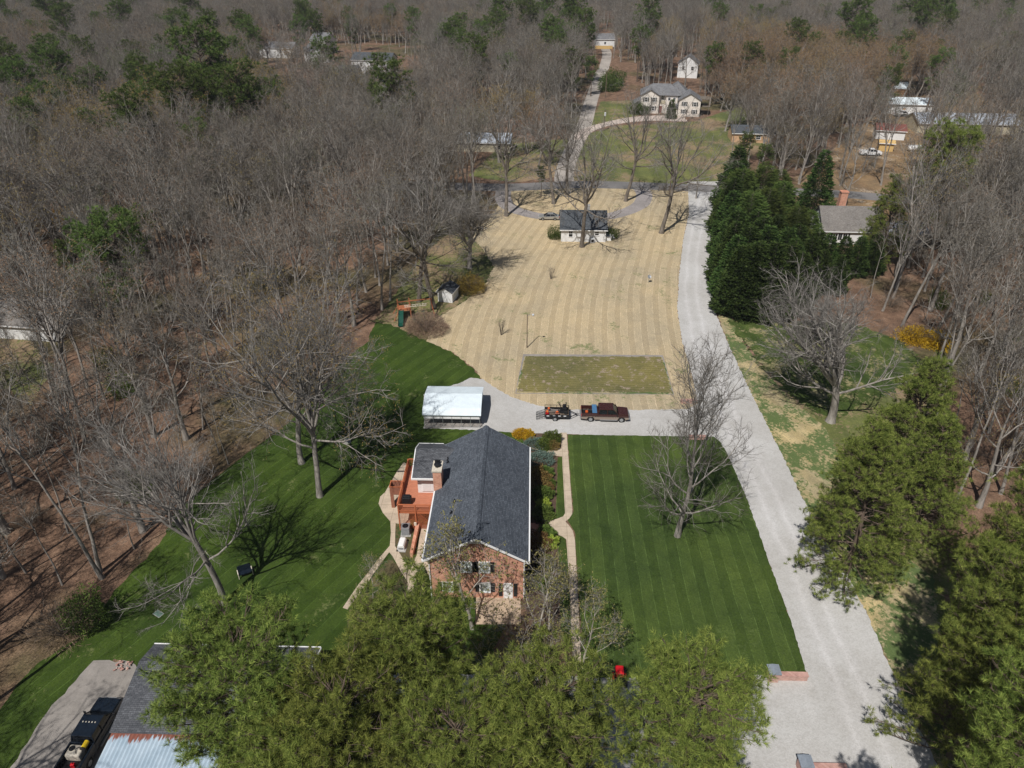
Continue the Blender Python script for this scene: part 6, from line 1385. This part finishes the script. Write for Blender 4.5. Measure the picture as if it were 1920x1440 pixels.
# board fence along the road at the drive mouth
g = MB(); fn = thing('dark_rail_fence', 'dark rail fence beside the road by the gate to the driveway', 'fence', pos(1262, 358)); 
for k in range(7): g.beam((-3.6 + k * 1.2, 0, 0), (-3.6 + k * 1.2, 0, 1.3), .12)
g.obj('post', M['darkbark'], fn); g = MB(); [g.beam((-3.6, .08, z_), (3.6, .08, z_), .04, .12) for z_ in (.4, .8, 1.2)]; g.obj('rail', M['darkbark'], fn)
# ============================================================ shrubs
for k, a in {'box': (401, .95, .95, 1.0, 'boxwood'), 'boxbig': (402, 1.25, 1.2, 1.6, 'boxwood'), 'jun': (403, 1.7, 1.3, .9, 'juniper'), 'rust': (404, 1.15, 1.1, 1.5, 'rustleaf'), 'lime': (405, .95, .8, .9, 'limeleaf'), 'forsy': (406, 1.2, 1.0, 1.1, 'forsythia')}.items():
    PROTO['s_' + k] = bush_mesh(a[0], a[1], a[2], a[3], a[4], n=4200, leafL=.13, leafW=.08, inner=.15)
PROTO['s_spiral'] = cone_tree(407, 3.2, .75, 2600, 'cedar', .2, .06, .7, .03, .06)
PROTO['s_brush'] = bush_mesh(408, 2.9, 2.6, 2.5, 'brownstem', n=9000, leafL=.55, leafW=.02, stems=50, inner=.5, lump=.1)
PROTO['s_gold'] = bush_mesh(409, 2.4, 2.2, 2.8, 'goldstem', n=8000, leafL=.42, leafW=.028, stems=40, inner=.45, lump=.1)
PROTO['s_bigfor'] = bush_mesh(410, 2.6, 2.2, 2.3, 'forsythia', n=3800, leafL=.3, leafW=.09, stems=60, inner=.6, lump=.25)
PROTO['s_crape'] = bush_mesh(411, .9, .9, 2.6, 'gtwigleaf' if 'gtwigleaf' in M else 'brownstem', n=60, leafL=.3, leafW=.02, stems=16)
PROTO['s_holly'] = bush_mesh(412, 2.0, 2.0, 3.6, 'boxwood', n=5200, leafL=.2, leafW=.11, inner=.35, lump=.3)
PROTO['s_bramble'] = bush_mesh(413, 2.6, 2.4, 2.2, 'brownstem', n=2600, leafL=.6, leafW=.022, stems=50, inner=.7, lump=.3)
PROTO['s_maroon'] = bush_mesh(414, 4, 4, 6, 'maroon', n=3000, leafL=.5, leafW=.2, stems=10, inner=.5)
PROTO['s_green'] = bush_mesh(415, 2.3, 2.3, 3.0, 'cedar', n=3600, leafL=.3, leafW=.12, inner=.4, lump=.3)
SB = [('forsy', 975, 817, .75, 'yellow flowering shrub at the roof edge, left of a brown topped one'), ('forsy', 990, 820, .7, 'yellow flowering shrub between roof edge and blue green juniper'), ('jun', 1003, 836, .85, 'blue green juniper right of the yellow shrubs'), ('boxbig', 1033, 830, .85, 'dark round boxwood at the walk end, biggest of that corner'), ('box', 1020, 838, 1.0, 'dark boxwood between juniper and the biggest round one'), ('rust', 1035, 840, .62, 'rust and olive shrub in front of the big round boxwood'),
      ('jun', 1008, 868, 1.05, 'large blue green juniper below the short cross walk'), ('box', 1021, 890, .85, 'green rounded shrub right of the tall rust shrub'), ('rust', 1007, 905, 1.12, 'tall rust and green shrub in the front bed'), ('box', 1030, 908, .6, 'small green shrub beside the tall rust shrub'), ('rust', 1026, 920, .55, 'small rust shrub below the tall rust one'), ('box', 1015, 932, 1.1, 'dark green boxwood in the middle of the front bed'), ('lime', 1018, 950, .85, 'bright lime green shrub above the steps'), ('box', 1018, 968, 1.05, 'dark green boxwood just above the brick steps'),
      ('box', 1020, 1004, .95, 'low green shrub just below the brick steps'), ('lime', 1027, 1022, .95, 'bright lime green shrub below the brick steps'), ('rust', 1008, 1025, 1.0, 'rust coloured shrub below the steps at the wall'), ('box', 1020, 1060, .9, 'green boxwood under the pale trees, upper one'), ('box', 1025, 1100, .95, 'green boxwood under the pale trees, lower one'), ('box', 1000, 1090, .9, 'green shrub against the shaded brick corner')]
for i, (k, x, y, s, lab) in enumerate(SB): shrub('s_' + k, (P(x, y)[0] + .12, P(x, y)[1]), lab, s * 1.14, i * 1.7)
shrub('s_spiral', P(794, 1108), 'narrow pointed evergreen at the left corner of the brick gable', 1.0, name='pointed_evergreen')
shrub('s_brush', P(800, 622), 'large brown leafless shrub mound below the white shed', 1.15, 0)
shrub('s_gold', P(882, 546), 'large golden stemmed shrub right of the white shed', 1.1, 0)
shrub('s_bigfor', P(1712, 640), 'bright yellow forsythia, left half of the pair at the woods edge', 1.05, 0)
shrub('s_bigfor', P(1752, 648), 'bright yellow forsythia, right half of the pair at the woods edge', .95, 2)
shrub('s_bigfor', P(95, 416), 'yellow forsythia in the left woods, left of two', 1.3, 0); shrub('s_bigfor', P(122, 414), 'yellow forsythia in the left woods, right of two', 1.2, 2)
shrub('s_crape', P(1033, 523), 'small upright bare shrub alone on the dry lawn above the light pole', .9, 0, name='bare_shrub'); shrub('s_crape', P(940, 628), 'small fanned bare shrub on the dry lawn left of the light pole', 1.0, 1, name='bare_shrub')
shrub('s_holly', P(170, 1168), 'dark tangled evergreen bush at the woods edge, lower left', .9, 0); shrub('s_bramble', P(120, 1190), 'leafless bramble heap beside the dark evergreen bush', 1.2, 1)
shrub('s_holly', P(255, 930), 'dark evergreen bush inside the left woods', .9, 1); shrub('s_holly', P(205, 690), 'dark bush in the woods below the white trimmed building', .9, 2)
shrub('s_green', P(1042, 446), 'green shrub at the left end of the cottage', .75, 0); shrub('s_green', P(1145, 446), 'green shrub at the right end of the cottage', .7, 2)
shrub('s_maroon', P(585, 182), 'maroon leaved tree in front of the far neighbourhood', 1.0, 0, cat='tree', name='maroon_tree')
shrub('s_green', P(1193, 213), 'evergreen shrub at the left end of the beige house, left one', 1.2, 0); shrub('s_spiral', P(1257, 222), 'narrow evergreen before the beige house garage wing', 2.0, 0)
shrub('s_green', P(1203, 214), 'evergreen shrub at the left end of the beige house, right one', 1.1, 1); shrub('s_green', P(1142, 170), 'olive shrub beside the gravel track, nearer one', 2.0, 1); shrub('s_green', P(1150, 160), 'olive shrub beside the gravel track, farther one', 2.0, 2)
# leafless undergrowth thickets in the woods
UG = random.Random(9); n_u = 0
for d, X, Y, px_, py_ in WOODS[:900]:
    if UG.random() < (.3 if px_ > 1500 else .09) and -80 < px_ < 2000 and n_u < 80 and d < 190:
        reg = 'left woods' if px_ < 1000 else 'right woods'; near = 'near the bottom' if py_ > 850 else 'in the middle' if py_ > 600 else 'far back'
        k_ = 's_bramble' if UG.random() < .8 else 's_holly'
        lab = ('leafless thicket %s of the %s' if k_ == 's_bramble' else 'dark evergreen bush %s of the %s') % (near, reg)
        shrub(k_, (X + 2, Y + 1.5), lab, UG.uniform(.5, 1.0), UG.uniform(0, 6), group=lab.replace('thicket', 'thickets').replace('bush', 'bushes'), name='thicket' if k_ == 's_bramble' else 'evergreen_bush'); n_u += 1
# ------------------------------------------------------------ thin spring haze
g = MB(); g.box(-1500, 1500, -90, 2600, -1.0, 62)
hm = bpy.data.materials.new("haze"); hm.use_nodes = True; hn = hm.node_tree.nodes; hn.remove(hn["Principled BSDF"])
pv = hn.new("ShaderNodeVolumePrincipled"); pv.inputs["Color"].default_value = (0.84, 0.89, 0.95, 1); pv.inputs["Density"].default_value = 0.00010
hm.node_tree.links.new(pv.outputs[0], hn["Material Output"].inputs["Volume"])
hz = g.obj('haze', hm); tag(hz, kind='stuff')
